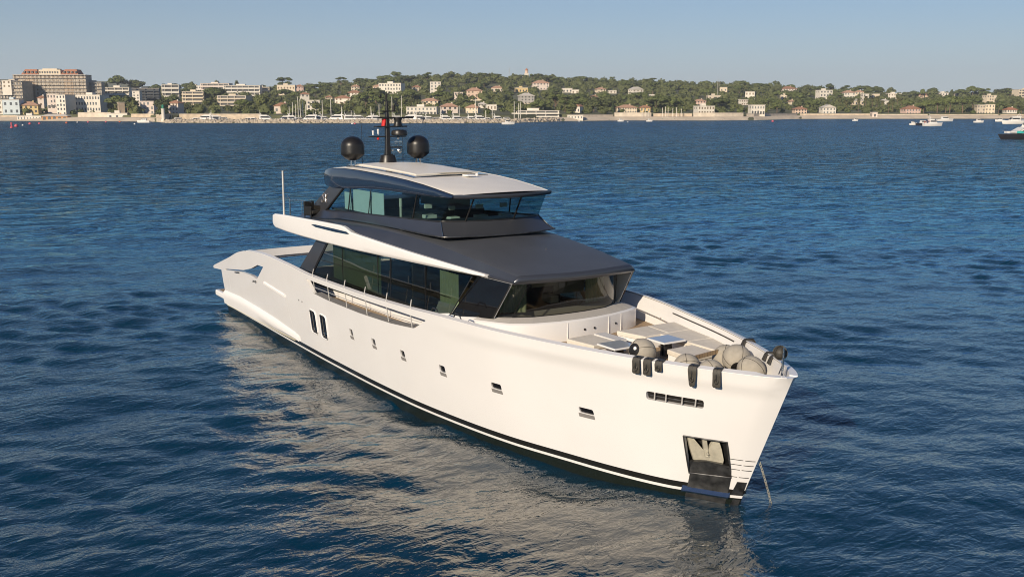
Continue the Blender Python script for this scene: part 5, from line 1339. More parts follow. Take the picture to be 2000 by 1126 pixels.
H(1860, 1871, 183, 194, 'cream', 'ff', 2, 'small cream house by the stone pine on the right crest', 'the small cream crest house', 'villa', 'house', .0, nw=2)
H(1921, 1942, 187, 202, 'cream', 'ff', 3, 'cream stepped villa with a roof terrace at the right', 'the cream stepped villa', 'villa', 'house', .15, nw=4)
H(1905, 1920, 206, 224, 'beige', 'ff', 3, 'pale columned house half behind pine trunks at the right', 'the columned pine house', 'villa', 'house', .0, nw=3, D=850)
H(1922, 1940, 205, 224, 'cream', 'ff', 3, 'pale three storey house just right of the columned pine house', 'the pale three storey house', 'villa', 'house', -.2, nw=3, D=850)
H(1961, 1982, 210, 227, 'white', 'hb', 2, 'white kiosk house with a flat red tiled roof on the sea wall', 'the red roofed kiosk', 'kiosk_house', 'house', .1, nw=4, D=818)
H(1980, 2030, 176, 196, 'cream', 'ff', 4, 'modern banded apartment block cut by the right edge', 'the banded apartments', 'apartment_building', 'apartments', .1, bands=True)
H(1701, 1711, 220, 231, 'palepink', 'ff', 1, 'small pink gate house set into the sea wall', 'the pink gate house', 'gate_house', 'building', .0, nw=1, D=822, dk=.8)

# ---- towers and masts
def lighthouse():
    D = 1375; b = at(1028.5, D, py=155); S = D/FPX
    LM.append((1028.5, 146, D, 'the hilltop lighthouse', 1017, 1040, 134, 158))
    t = thing('lighthouse', 'hilltop lighthouse with a white shaft and a red lantern', 'lighthouse', b, RZ)
    mb = MB(); w = 3.0; mb.loft([[(x*w*k, y*w*k, z) for x, y in ((-1, -1), (1, -1), (1, 1), (-1, 1))] for z, k in ((-4, 1), (7, .9), (7.2, 1.05), (8, 1.05))]); mb.build('shaft', BC['white'], t)
    mb = MB(); mb.lathe([(2.0, 8.0), (2.0, 11.2), (2.3, 11.4), (2.3, 11.7)], 16); mb.build('lantern', BC['peach'], t, 30)
    mb = MB(); mb.lathe([(2.2, 11.71), (1.7, 13.0), (.7, 14.2), (0, 14.8)], 16); mb.build('dome', RB, t, 40)
    mb = MB(); mb.box(-8, -1, -3.2, 4, -6, 3.5); mb.build('keeper_house', BC['palepink'], t)
    for q in range(2): part('window', _wm, t, (-6+q*3, -3.2, .6), (1.2, .14, 1.6))
lighthouse()
def antenna(px, yt, yb_, label, r=.35, D=None, lat=True):
    D = D or Dbase(px, yb_)+4; b = at(px, D, py=yb_); h = (yb_-yt)*D/FPX
    t = thing('antenna_mast', label, 'antenna', b, RZ, 'antenna masts on the hill')
    mb = MB()
    for a in range(3):
        x, y = r*math.cos(a*2.094), r*math.sin(a*2.094); mb.tube([(x, y, -2), (x*.5, y*.5, h)], .10, 5)
    k = int(h/2.2)
    for q in range(k):
        z = h*q/k; f = 1-.5*q/k; a = q % 3
        mb.tube([(r*f*math.cos(a*2.094), r*f*math.sin(a*2.094), z), (r*f*math.cos((a+1)*2.094), r*f*math.sin((a+1)*2.094), z+2.2)], .07, 4)
    mb.build('lattice', BC['grey'], t)
    mb = MB(); mb.tube([(0, 0, h-.5), (0, 0, h+2.5)], .08, 5); mb.build('tip_aerial', BC['pink'], t)
antenna(994.5, 134, 152, 'red and grey lattice antenna on the crest left of the lighthouse', .8)
antenna(1401, 158, 192, 'tall thin lattice mast on the slope above the beige terrace house', .6)
antenna(1405.5, 160, 178, 'thin antenna on the crest just right of the tall lattice mast', .4)
def harbour_light():
    D = DS(318)+4; b = at(319.5, D, 1.6); S = D/FPX
    t = thing('harbour_light', 'white harbour light with a green top at the breakwater head', 'beacon', b, RZ)
    mb = MB(); mb.lathe([(1.6, -1), (1.6, .4), (1.15, .5), (1.05, 6.6), (1.3, 6.8), (1.3, 7.1)], 20); mb.build('tower', BC['white'], t, 30)
    G = pbr('beacon_green', (.03, .22, .13), .5); mb = MB(); mb.lathe([(.8, 7.1), (.8, 8.6), (.95, 8.7), (.3, 9.6), (0, 9.7)], 16); mb.build('lantern', G, t, 30)
harbour_light()

# ---- trees
def leaf_mat(name, c0, c1):
    m = bpy.data.materials.new(name); m.use_nodes = True; n = m.node_tree.nodes; l = m.node_tree.links; p = n['Principled BSDF']
    p.inputs['Roughness'].default_value = .75; p.inputs['Specular IOR Level'].default_value = .25
    oi = n.new('ShaderNodeObjectInfo'); tc = n.new('ShaderNodeNewGeometry'); nz = n.new('ShaderNodeTexNoise'); nz.inputs['Scale'].default_value = .35; nz.inputs['Detail'].default_value = 3
    l.new(tc.outputs['Position'], nz.inputs['Vector'])
    a = n.new('ShaderNodeMath'); a.operation = 'MULTIPLY_ADD'; a.inputs[1].default_value = .6; l.new(oi.outputs['Random'], a.inputs[0]); 
    b = n.new('ShaderNodeMath'); b.operation = 'MULTIPLY_ADD'; b.inputs[1].default_value = 1.2; b.inputs[2].default_value = -.38; l.new(nz.outputs['Fac'], b.inputs[0]); l.new(b.outputs[0], a.inputs[2])
    r = n.new('ShaderNodeValToRGB'); r.color_ramp.elements[0].color = c0+(1,); r.color_ramp.elements[1].color = c1+(1,)
    l.new(a.outputs[0], r.inputs[0]); l.new(r.outputs[0], p.inputs['Base Color']); return m
LP = leaf_mat('pine_foliage', (.050, .068, .022), (.140, .168, .052)); LR = leaf_mat('oak_foliage', (.042, .056, .022), (.135, .150, .052)); LC = leaf_mat('cypress_foliage', (.020, .034, .014), (.05, .07, .022)); LD = leaf_mat('palm_foliage', (.06, .07, .025), (.14, .13, .05))
BARK = pbr('bark', (.16, .11, .075), .95, var=.3, vscale=1)
def lobe(mb, c, rx, ry, rz, nl, ls, seed):
    g = np.random.default_rng(seed); V, F = I2
    disp = np.array([.82+.30*noise.noise(Vector(v)*1.9+Vector((seed*3.1, 0, 0))) for v in V])
    mb.add([(c[0]+v[0]*rx*d, c[1]+v[1]*ry*d, c[2]+v[2]*rz*d) for v, d in zip(V, disp)], F)
    for k in range(nl):
        v = g.normal(size=3); v /= np.linalg.norm(v)
        if v[2] < -.5: v[2] *= -1
        d = g.uniform(.86, 1.12); q = np.array([c[0]+v[0]*rx*d, c[1]+v[1]*ry*d, c[2]+v[2]*rz*d])
        nn = v+g.normal(size=3)*.45; nn /= np.linalg.norm(nn); a = np.cross(nn, [.3, .2, 1]); a /= np.linalg.norm(a)+1e-6; b = np.cross(nn, a); s = ls*g.uniform(.5, 1.1)
        mb.add([q-a*s-b*s*.6, q+a*s-b*s*.5, q+a*s*.7+b*s*.7, q-a*s*.6+b*s*.6], [(0, 1, 2, 3)])
def proto_tree(kind, seed):
    g = np.random.default_rng(seed); t = thing('proto', '', '')
    cr = MB(); tr = MB()
    if kind == 'umbrella_pine':
        n = 9; lean = g.uniform(-1, 1)
        tr.tube([(0, 0, -1.5), (lean*.3, 0, 4), (lean, 0, 8.2)], [.42, .34, .22], 7)
        for k in range(n):
            a = k*2.4; r_ = 4.6*math.sqrt((k+.3)/n); c = (lean+r_*math.cos(a), r_*math.sin(a), 9.6-.20*r_**1.5+g.uniform(-.5, .6)); s = g.uniform(2.0, 2.9)
            lobe(cr, c, s, s, s*.78, 60, .55, seed*20+k)
            if k % 2 == 0: tr.tube([(lean*.8, 0, 7), (c[0]*.6+lean*.3, c[1]*.6, 8.6), (c[0], c[1], c[2]-.4)], [.2, .14, .07], 5)
        mat = LP
    elif kind == 'round_tree':
        n = 8; tr.tube([(0, 0, -1.5), (.1, 0, 2.5), (.2, .2, 5.5)], [.32, .26, .16], 6)
        for k in range(n):
            a = k*2.4; r_ = 2.6*math.sqrt(k/n); c = (r_*math.cos(a), r_*math.sin(a), 5.6+g.uniform(-1.8, 2.2)*(1-r_/4)); s = g.uniform(1.7, 2.6)
            lobe(cr, c, s, s, s*.9, 52, .55, seed*20+k)
        mat = LR
    elif kind == 'broad_pine':      # irregular, gappy crown on a forked trunk
        tr.tube([(0, 0, -1.5), (.4, 0, 3.5), (-.2, .3, 7)], [.40, .30, .16], 7)
        for k in range(10):
            a = g.uniform(0, 6.28); r_ = g.uniform(.8, 4.4); c = (r_*math.cos(a), r_*math.sin(a), g.uniform(5.0, 10.5)); s = g.uniform(1.2, 2.1)
            lobe(cr, c, s, s, s*.62, 40, .5, seed*20+k); tr.tube([(.1, .1, c[2]*.55), (c[0]*.5, c[1]*.5, c[2]*.85), (c[0], c[1], c[2])], [.15, .1, .05], 5)
        mat = LP
    elif kind == 'cypress':
        tr.tube([(0, 0, -1.5), (0, 0, 2)], [.2, .16], 6)
        for k in range(6):
            z = 1.6+k*1.95; s = (1.15, 1.35, 1.3, 1.15, .85, .5)[k]; lobe(cr, (g.uniform(-.1, .1), g.uniform(-.1, .1), z), s, s, 1.7, 36, .32, seed*20+k)
        mat = LC
    else:
        b = g.uniform(-.4, .4); tr.tube([(0, 0, -1.5), (b*.5, 0, 4), (b, 0, 8.6)], [.34, .24, .22], 7)
        for k in range(26):
            a = k*2.4; el = 1.1-1.75*(k/26); L_ = 2.9
            pts = []; 
            for s in np.linspace(0, 1, 5): pts.append(Vector((b+math.cos(a)*L_*s*math.cos(el-.9*s*s), math.sin(a)*L_*s*math.cos(el-.9*s*s), 8.6+L_*s*(math.sin(el)-.55*s))))
            w = Vector((-math.sin(a), math.cos(a), 0)); rr = []
            for i, p in enumerate(pts): ww = (.12, .5, .55, .4, .05)[i]; rr.append([p-w*ww+Vector((0, 0, -.25*ww)), p+Vector((0, 0, .08)), p+w*ww+Vector((0, 0, -.25*ww))])
            cr.loft(rr, closed=False)
        mat = LD
    cr.build('crown', mat, t); tr.build('trunk', BARK, t)
    return t
KINDS = {'umbrella_pine': 4, 'round_tree': 4, 'broad_pine': 3, 'cypress': 2, 'palm': 3}
HT_ = {'umbrella_pine': 11.6, 'round_tree': 9.6, 'broad_pine': 11.6, 'cypress': 13, 'palm': 10.2}
WD_ = {'umbrella_pine': 13.0, 'round_tree': 8.6, 'broad_pine': 11, 'cypress': 2.6, 'palm': 5.4}
PRO = {k: [proto_tree(k, 100+17*i+len(k)) for i in range(n)] for k, n in KINDS.items()}
WORD = {'umbrella_pine': 'umbrella pine', 'round_tree': 'round crowned tree', 'broad_pine': 'ragged pine', 'cypress': 'dark cypress', 'palm': 'palm'}
TREES = []
def tree(kind, px, base, hpx=None, wpx=None, D=None):
    D = D or Dbase(px, base)+random.uniform(-4, 4); D = max(D, D0(px)+3)
    S = D/FPX; z = ground(px, D); sc = (hpx*S/HT_[kind]) if hpx else random.uniform(.75, 1.15)
    sw = (wpx*S/WD_[kind]) if wpx else sc*random.uniform(.85, 1.15)
    TREES.append([kind, px, pyof(D, z), D, sc, sw, z])
# individually seen trees
for px, top_, w, kd in [(204, 158, 14, 'round_tree'), (232, 153, 34, 'umbrella_pine'), (267, 159, 26, 'round_tree'), (309, 167, 20, 'umbrella_pine'), (321, 168, 12, 'round_tree'), (345, 163, 20, 'umbrella_pine'), (376, 160, 14, 'round_tree'), (425, 160, 12, 'round_tree'), (463, 160, 8, 'round_tree'), (555, 154, 30, 'broad_pine'), (613, 164, 26, 'umbrella_pine'),
    (640, 160, 26, 'umbrella_pine'), (666, 154, 20, 'broad_pine'), (703, 156, 22, 'round_tree'), (728, 153, 32, 'umbrella_pine'), (752, 149, 24, 'umbrella_pine'), (778, 147, 38, 'umbrella_pine'), (800, 145, 20, 'round_tree'), (835, 140, 26, 'broad_pine'), (860, 147, 30, 'umbrella_pine'), (875, 146, 22, 'round_tree'), (893, 149, 14, 'broad_pine'), (915, 146, 26, 'round_tree'),
    (935, 141, 26, 'broad_pine'), (950, 143, 18, 'round_tree'), (965, 149, 24, 'umbrella_pine'), (982, 146, 22, 'round_tree'), (1010, 152, 18, 'round_tree'), (1026, 146, 10, 'round_tree'), (1041, 141, 13, 'broad_pine'), (1052, 147, 24, 'round_tree'), (1070, 151, 20, 'umbrella_pine'), (1092, 153, 26, 'umbrella_pine'), (1110, 154, 20, 'round_tree'), (1135, 153, 26, 'umbrella_pine'), (1154, 149, 11, 'round_tree'),
    (1180, 156, 26, 'umbrella_pine'), (1215, 157, 30, 'umbrella_pine'), (1245, 158, 22, 'round_tree'), (1272, 156, 32, 'broad_pine'), (1295, 158, 20, 'umbrella_pine'), (1320, 157, 20, 'round_tree'), (1345, 162, 26, 'umbrella_pine'), (1376, 161, 20, 'umbrella_pine'), (1418, 166, 24, 'umbrella_pine'), (1446, 161, 28, 'umbrella_pine'), (1486, 163, 32, 'umbrella_pine'), (1516, 171, 18, 'round_tree'), (1576, 168, 20, 'round_tree'), (1599, 168, 22, 'umbrella_pine'), (1618, 168, 14, 'umbrella_pine'), (1651, 167, 24, 'broad_pine'), (1682, 170, 30, 'umbrella_pine'), (1710, 172, 28, 'umbrella_pine'), (1739, 174, 16, 'round_tree'), (1772, 178, 20, 'round_tree'), (1801, 173, 8, 'umbrella_pine'), (1820, 175, 18, 'round_tree'), (1858, 175, 8, 'round_tree'), (1880, 175, 22, 'umbrella_pine'), (1899, 171, 24, 'umbrella_pine'), (1921, 175, 22, 'broad_pine'), (1958, 173, 26, 'round_tree'), (1972, 175, 16, 'broad_pine'), (1990, 180, 16, 'round_tree')]:
    b = YRG(px)+3; tree(kd, px, b, max(b-top_+2, 12), w*1.3, D=DR-random.uniform(5, 90))
for px, base, h, w, kd in [(228, 222, 34, 48, 'umbrella_pine'), (250, 222, 37, 38, 'round_tree'), (262, 223, 30, 24, 'round_tree'), (213, 221, 28, 22, 'round_tree'), (318, 222, 30, 32, 'round_tree'), (420, 205, 35, 48, 'umbrella_pine'), (410, 217, 28, 34, 'round_tree'), (445, 221, 16, 6, 'palm'), (480, 220, 26, 42, 'umbrella_pine'), (512, 221, 38, 30, 'round_tree'), (500, 221, 20, 24, 'round_tree'), (530, 219, 20, 24, 'round_tree'),
    (560, 196, 22, 34, 'umbrella_pine'), (632, 222, 16, 8, 'palm'), (735, 208, 40, 52, 'round_tree'), (715, 212, 36, 40, 'broad_pine'), (770, 205, 22, 40, 'umbrella_pine'), (804, 212, 20, 9, 'palm'), (815, 215, 22, 9, 'palm'), (830, 218, 20, 8, 'palm'), (1055, 222, 26, 40, 'umbrella_pine'), (1085, 219, 40, 36, 'broad_pine'), (1122, 217, 24, 42, 'umbrella_pine'), (1115, 223, 22, 30, 'round_tree'), (1160, 218, 30, 36, 'round_tree'), (1197, 221, 24, 7, 'cypress'), (1185, 219, 28, 40, 'round_tree'),
    (1280, 219, 34, 50, 'umbrella_pine'), (1310, 219, 30, 44, 'umbrella_pine'), (1250, 205, 26, 40, 'umbrella_pine'), (1275, 190, 30, 34, 'broad_pine'), (1405, 216, 26, 44, 'umbrella_pine'), (1500, 212, 20, 44, 'umbrella_pine'), (1575, 214, 22, 56, 'umbrella_pine'), (1590, 220, 26, 36, 'umbrella_pine'), (1803, 223, 26, 30, 'umbrella_pine'), (1830, 222, 30, 36, 'umbrella_pine'), (1846, 222, 36, 34, 'umbrella_pine'), (1854, 222, 34, 36, 'umbrella_pine'), (1880, 222, 32, 40, 'umbrella_pine'), (1900, 221, 34, 36, 'umbrella_pine'), (1950, 221, 24, 26, 'umbrella_pine'), (1995, 222, 22, 24, 'round_tree')]:
    tree(kd, px, base, h, w)
for px in (1640, 1652, 1663, 1676, 1690, 1703, 1712, 1722, 1735, 1742, 1752, 1760): tree('palm', px, 222-random.uniform(0, 8), random.uniform(22, 30), 10)
for px in (668, 690, 868, 885, 905, 925, 945, 1236, 1868): tree('palm', px, 220-random.uniform(0, 6), random.uniform(15, 19), 8)
for px, b in ((573, 215), (1000, 205), (1216, 200), (1512, 215), (953, 200), (912, 203), (1745, 210), (1350, 205)): tree('cypress', px, b, 18, 5)
# fill between, keeping houses in view
def blocks(px, py, D, h, w):
    for (c, m, d, s, a, b, t, bs) in LM:
        if D < d-1 and a-w*.30 < px < b+w*.30 and py-h < bs-(bs-t)*.42 and py > t: return True
    return False
tries = 0
while len(TREES) < 300 and tries < 9000:
    tries += 1
    px = random.uniform(-40, 2040); u = random.random()
    yq = pyof(D0(px), 4.2); yr = YRG(px); b = yq-2+(yr-yq)*u
    kd = random.choices(['umbrella_pine', 'round_tree', 'broad_pine'], [.45, .40, .15])[0]
    D = Dbase(px, b); sc = random.uniform(.8, 1.3); h = HT_[kd]*sc/D*FPX; w = WD_[kd]*sc/D*FPX
    if blocks(px, b, D, h, w): continue
    if any(abs(px-t[1]) < 10 and abs(b-t[2]) < 5 for t in TREES): continue
    TREES.append([kd, px, b, D, sc, sc*random.uniform(.9, 1.15), ground(px, D)])
# names by what stands next to them
used = {}
def rel(px, py, D, pool):
    best = sorted(LM, key=lambda m: (max(0, abs(px-m[0])-(m[5]-m[4])/2)*1.0+abs(py-(m[7]-3))*1.3))
    out = []
    for m in best[:7]:
        inside = m[4]-4 < px < m[5]+4
        if inside: r_ = 'standing in front of' if D < m[2] else 'rising behind'
        elif px < m[0]: r_ = 'just left of' if m[4]-px < 22 else 'some way left of'
        else: r_ = 'just right of' if px-m[5] < 22 else 'some way right of'
        if not inside and abs(py-m[7]) > 9: r_ = r_+(' and above' if py < m[7] else ' and below')
        out.append(r_+' '+m[3])
    return out
TREES.sort(key=lambda t: -t[4])
for kind, px, py, D, sc, sw, z in TREES:
    size = 'tall ' if sc > 1.25 else ('small ' if sc < .82 else '')
    lab = None
    cand = rel(px, py, D, None)
    for c_ in cand[:4]:
        s_ = size+WORD[kind]+' '+c_
        if s_ not in used and len(s_.split()) <= 16: lab = s_; break
    if not lab:
        for a_ in cand[:4]:
            for b2 in cand[:6]:
                nm = lambda q: q[q.rindex(' the ')+1:]
                s_ = WORD[kind]+' between '+nm(a_)+' and '+nm(b2)
                if nm(a_) != nm(b2) and s_ not in used and len(s_.split()) <= 16: lab = s_; break
            if lab: break
    if not lab: lab = size+WORD[kind]+' '+cand[0]
    used[lab] = 1
    src = random.choice(PRO[kind])
    o = copy_tree(src, None, at(px, D, z-.3), random.uniform(0, 6.28), lab, {'palm': 'palms along the shore', 'cypress': 'cypresses on the hill', 'round_tree': 'round trees on the hill', 'broad_pine': 'ragged pines on the hill', 'umbrella_pine': 'umbrella pines on the hill'}[kind], (sw, sw, sc))
    o.name = kind; o['category'] = 'palm tree' if kind == 'palm' else ('pine tree' if 'pine' in kind else 'tree')
for L_ in PRO.values():
    for p in L_:
        for ch in list(p.children): bpy.data.objects.remove(ch)
        bpy.data.objects.remove(p)
# the wood between them: one leafy mass
def woodland(name, n, seed, smin, smax, label, mat):
    g = np.random.default_rng(seed); VV = []; FF = []; base = 0
    for k in range(n):
        px = g.uniform(-480, 2480); yq = pyof(D0(px), 4.2); yr = YRG(px); u = g.random() if g.random() < .66 else 1-.15*g.random(); b = yq+(yr-yq)*u
        D = Dbase(px, b)+g.uniform(0, 6)
        if u > .90: D += g.uniform(-20, 90)
        s = g.uniform(smin, smax); h = s*1.5/D*FPX; w = 2*s/D*FPX
        if blocks(px, b, D, h, w): continue
        c = np.array(at(px, D, ground(px, D)+s*(.45+.5*g.random()*(b < yq-12)))); V, F = I2
        off = Vector((k*1.7, 0, 0)); d = np.array([.8+.42*noise.noise(Vector(v)*1.6+off) for v in V])[:, None]
        P_ = c+V*d*np.array([s, s, s*.8]); VV.append(P_); FF += [tuple(i+base for i in f) for f in F]; base += len(V)
        m = 40; v = g.normal(size=(m, 3)); v /= np.linalg.norm(v, axis=1)[:, None]; v[:, 2] = np.abs(v[:, 2])
        q = c+v*np.array([s, s, s*.8])*g.uniform(.8, 1.08, (m, 1)); a = g.normal(size=(m, 3))*.42; b_ = g.normal(size=(m, 3))*.42
        Q = np.stack([q-a-b_, q+a-b_, q+a+b_, q-a+b_], 1).reshape(-1, 3); VV.append(Q); FF += [tuple(base+4*i+j for j in range(4)) for i in range(m)]; base += 4*m
    me = bpy.data.meshes.new(name); me.from_pydata(np.concatenate(VV).tolist(), [], FF); me.materials.append(mat); me.update()
    o = bpy.data.objects.new(name, me); COL.objects.link(o); tag(o, label, 'woodland', kind='stuff')
woodland('hillside_wood', 3300, 5, 2.6, 6.0, 'mixed green wood filling the hillside between the houses', LR)
woodland('hillside_scrub', 1500, 6, 1.2, 2.6, 'olive coloured scrub and garden bushes on the lower slopes', LP)

# ---- boats
BW = pbr('boat_white', (.78, .76, .72), .3, var=.03); BK = pbr('boat_black', (.02, .02, .025), .3); BG = pbr('boat_glass', (.03, .035, .04), .1); BLU = pbr('canvas_blue', (.05, .07, .13), .8); BR_ = pbr('boat_red', (.45, .06, .03), .5); TEAL = pbr('teal_cloth', (.05, .45, .42), .7); ALU = pbr('alloy_spar', (.72, .68, .6), .5, .0)
def hullmesh(L_, B, fb, sheer=.4):
    mb = MB(); rings = []
    for t in np.linspace(0, 1, 9):
        x = -L_/2+L_*t; w = B/2*(1-max(0, (t-.45)/.55)**2.2)*(.88+.12*min(1, t*4)); w = max(w, .03); zt = fb+sheer*t*t
        rings.append([(x, -w*.6, -.4), (x+.04*L_*t*t, -w*.95, fb*.35), (x+.07*L_*t*t, -w, zt), (x+.07*L_*t*t, w, zt), (x+.04*L_*t*t, w*.95, fb*.35), (x, w*.6, -.4)])
    mb.loft(rings); return mb
def motor_boat(name, L_, px, D, rz, label, cat='boat', group=None, col=None, fly=True, awn=None, z=0.):
    t = thing(name, label, cat, at(px, D, z), RZ+rz, group); B = L_*.28; fb = L_*.095+.45
    hullmesh(L_, B, fb).build('hull', col or BW, t, 40)
    mb = MB(); h = L_*.09+.75
    mb.loft([[(-L_*.22, -B*.36, fb), (L_*.24, -B*.30, fb+.1), (L_*.24, B*.30, fb+.1), (-L_*.22, B*.36, fb)], [(-L_*.2, -B*.33, fb+h), (L_*.12, -B*.27, fb+h), (L_*.12, B*.27, fb+h), (-L_*.2, B*.33, fb+h)]]); c_ = mb.build('cabin', BW, t)
    for s in (-1, 1):
        mb = MB(); mb.prism([(-L_*.17, fb+h*.45), (L_*.17, fb+h*.45), (L_*.12, fb+h*.85), (-L_*.16, fb+h*.85)], lambda a, b: Vector((a, s*(B*.365), b)), lambda a, b: Vector((a, s*B*.30, b))); mb.build('window', BG, c_)
    mb = MB(); mb.prism([(-B*.25, fb+h*.4), (B*.25, fb+h*.4), (B*.22, fb+h*.92), (-B*.22, fb+h*.92)], lambda a, b: Vector((L_*.255-(b-fb)*.10*L_/h*1.0, a, b)), lambda a, b: Vector((L_*.20-(b-fb)*.10*L_/h, a, b))); mb.build('windscreen', BG, c_)
    if fly:
        mb = MB(); mb.box(-L_*.24, L_*.06, -B*.30, B*.30, fb+h+.02, fb+h+.5); mb.tube([(-L_*.16, -B*.28, fb+h+.5), (-L_*.20, -B*.24, fb+h+1.8), (-L_*.20, B*.24, fb+h+1.8), (-L_*.16, B*.28, fb+h+.5)], .12, 6); mb.build('flybridge', BW, t)
        mb = MB(); mb.tube([(-L_*.2, 0, fb+h+1.8), (-L_*.2, 0, fb+h+3.6)], .05, 5); mb.build('aerial', BW, t)
    if awn: mb = MB(); mb.box(-L_*.44, -L_*.1, -B*.36, B*.36, fb+h*.6, fb+h*.68); mb.box(-L_*.43, -L_*.41, -B*.3, -B*.26, fb*.8, fb+h*.6); mb.box(-L_*.43, -L_*.41, B*.26, B*.3, fb*.8, fb+h*.6); mb.build('awning', awn, t)
    return t
def near(px):
    m = min(LM, key=lambda m: abs(px-m[0])+abs(m[7]-222)*1.2); return m[3]
seen = {}
i = 0
for px, L_, rz, col, awn in [(349, 11, .2, None, None), (384, 10, .1, None, None), (402, 17, .05, None, None), (424, 15, .3, BK, BLU), (436, 12, .1, BLU, BLU), (484, 10, .2, None, None), (495, 10, -.2, None, None), (519, 17, .1, None, None), (557, 14, .4, None, None), (572, 15, .1, BK, BLU), (584, 12, .5, None, BLU), (606, 18, .15, None, None), (622, 15, .2, None, None), (634, 13, .6, BK, None), (657, 19, .08, None, None), (684, 17, .1, None, None), (702, 16, .2, None, None), (722, 14, .05, None, None), (735, 15, .3, None, None), (778, 14, .4, None, None), (800, 18, .06, None, None), (822, 16, .1, None, None), (839, 13, .2, BK, BLU), (852, 12, .2, BLU, None), (872, 15, .1, None, None), (893, 14, .3, BK, None), (905, 12, .2, None, None), (922, 13, .1, None, None), (938, 15, .2, None, None), (951, 10, .1, None, BLU), (973, 13, .2, None, None), (990, 11, .1, None, None)]:
    i += 1; D = DS(px)+18+random.uniform(0, 16)
    kind_ = ('large ' if L_ > 20 else ('small ' if L_ < 12 else ''))+('black hulled' if col is BK else ('blue hulled' if col is BLU else 'white'))+' motor yacht'
    lab = f'{kind_} moored in the marina below {near(px)}'
    if lab in seen:
        for ex in ('left of it', 'right of it', 'bow on', 'stern on'):
            l2 = f'{kind_} in the marina by {near(px+(9 if seen[lab] % 2 else -9))}, '+('with a dark awning' if awn else ('with a tall aerial' if L_ > 12 else 'low and open'))
            lab = l2; break
    seen[lab] = seen.get(lab, 0)+1
    motor_boat('motor_yacht', L_, px, D, rz+PI*(i % 3 == 0), lab, 'boat', 'motor yachts moored in the marina', col, L_ > 12, awn)
def sail_boat(px, ytop, D, label, L_=None, rz=None):
    h = (pyof(D, .8)-ytop)*D/FPX; L_ = L_ or h*.72; t = thing('sailing_boat', label, 'sailing boat', at(px, D, 0), RZ+(rz if rz is not None else random.uniform(.6, 2.2)), 'sailing boats with bare masts')
    hullmesh(L_, L_*.27, L_*.09+.2).build('hull', BW, t, 40)
    mb = MB(); mb.box(-L_*.15, L_*.15, -L_*.07, L_*.07, L_*.09+.2, L_*.09+.75); c_ = mb.build('cabin', BW, t); bevel(c_, .15)
    r_ = max(.2, D*.00034)
    mb = MB(); mb.tube([(L_*.06, 0, .5), (L_*.06, 0, h)], [r_, r_*.75], 7); mb.build('mast', ALU, t)
    mb = MB(); mb.tube([(L_*.05, 0, 2.2), (-L_*.32, 0, 2.0)], [.24, .16], 6); mb.build('boom', BLU, t)
    mb = MB(); mb.tube([(L_*.06, -.9, h*.55), (L_*.06, .9, h*.55)], .06, 4); mb.build('spreader', ALU, t)
for px, yt, w in [(565.5, 206, 'behind the low red roofed house'), (571, 199, 'left of the cluster of masts'), (577.5, 202, 'at the left of the tight cluster of masts'), (583.5, 188, 'tallest of the cluster'), (588, 192, 'second tallest of the cluster'), (592.5, 197, 'at the right of the tight cluster of masts'), (597, 203, 'right in front of the white tower house'), (630, 194, 'below the small cream house'), (646.5, 192, 'left of the broad white villa'), (667, 207, 'below the broad white villa'), (687, 214, 'with a short mast in the middle of the marina'), (724, 207, 'left of the castle villa'), (740.5, 203, 'beside the yacht mast, left side'), (767, 188, 'left one of two below the castle villa'), (785.5, 186, 'right one of two below the castle villa'), (861, 207, 'left of the pink roofed house'), (897.5, 205, 'right of the pink roofed house'), (928, 192, 'tall, in front of the low cream house'), (948, 214, 'small, right of the low white house'), (961, 208, 'below the flat garden house'), (1004.5, 197, 'tall, at the right end of the marina'), (1012, 201, 'middle one of three at the right end of the marina'), (1015.5, 199, 'rightmost at the marina end')]:
    sail_boat(px, yt, DS(px)+random.uniform(24, 40), 'sailing boat with bare mast, '+w)
for k, (px, yt) in enumerate([(1254.5, 214), (1260, 213), (1266, 215), (1293, 209), (1299, 207), (1304, 209), (1313, 210), (1321, 208), (1330, 211)]):
    sail_boat(px, yt, D0(px)-7+random.uniform(-2, 1), ['leftmost sailing dinghy hauled out below the yellow beach house', 'sailing dinghy hauled out, middle one below the yellow beach house', 'sailing dinghy hauled out, rightmost below the yellow beach house', 'leftmost beached dinghy of the row behind the tan wall', 'tallest masted beached dinghy of the row right of the yellow house', 'third beached dinghy mast from the left in the row', 'beached dinghy in the middle of the row with a gap on its left', 'beached dinghy second from the right end of the row', 'rightmost beached dinghy of the row'][k], 6)
def Dz0(py): return CZ/-slope(py)
# boats lying on the open water
motor_boat('speed_boat', 8, 281, Dz0(239.5), PI-.1, 'small white speed boat just left of the harbour light', 'boat', 'small boats on open water', None, False)
motor_boat('speed_boat', 4, 1670, Dz0(236.5), .1, 'tiny white boat anchored off the small pink gate house', 'boat', 'small boats on open water', None, False)
motor_boat('speed_boat', 4, 1783, Dz0(244), .05, 'low white tender left of the dark fishing boat', 'boat', 'small boats on open water', None, False)
motor_boat('dark_launch', 8, 1803, Dz0(245), .2, 'black launch tied alongside the white and red cabin boat', 'boat', 'small boats on open water', BK, False)
motor_boat('cabin_boat', 10, 1821, Dz0(246), .15, 'white cabin boat with a red stern beside the black launch', 'boat', 'small boats on open water', None, True, BR_)
motor_boat('cabin_cruiser', 11, 1845, Dz0(237), .1, 'white cabin cruiser lying close in below the tall pines', 'boat', 'small boats on open water', None, False)
motor_boat('speed_boat', 6, 1911, Dz0(239.5), .05, 'white runabout alone between the cruiser and the right edge', 'boat', 'small boats on open water', None, False)
motor_boat('speed_boat', 6, 1953, Dz0(237.5), PI, 'small white boat close to shore below the kiosk', 'boat', 'small boats on open water', None, False)
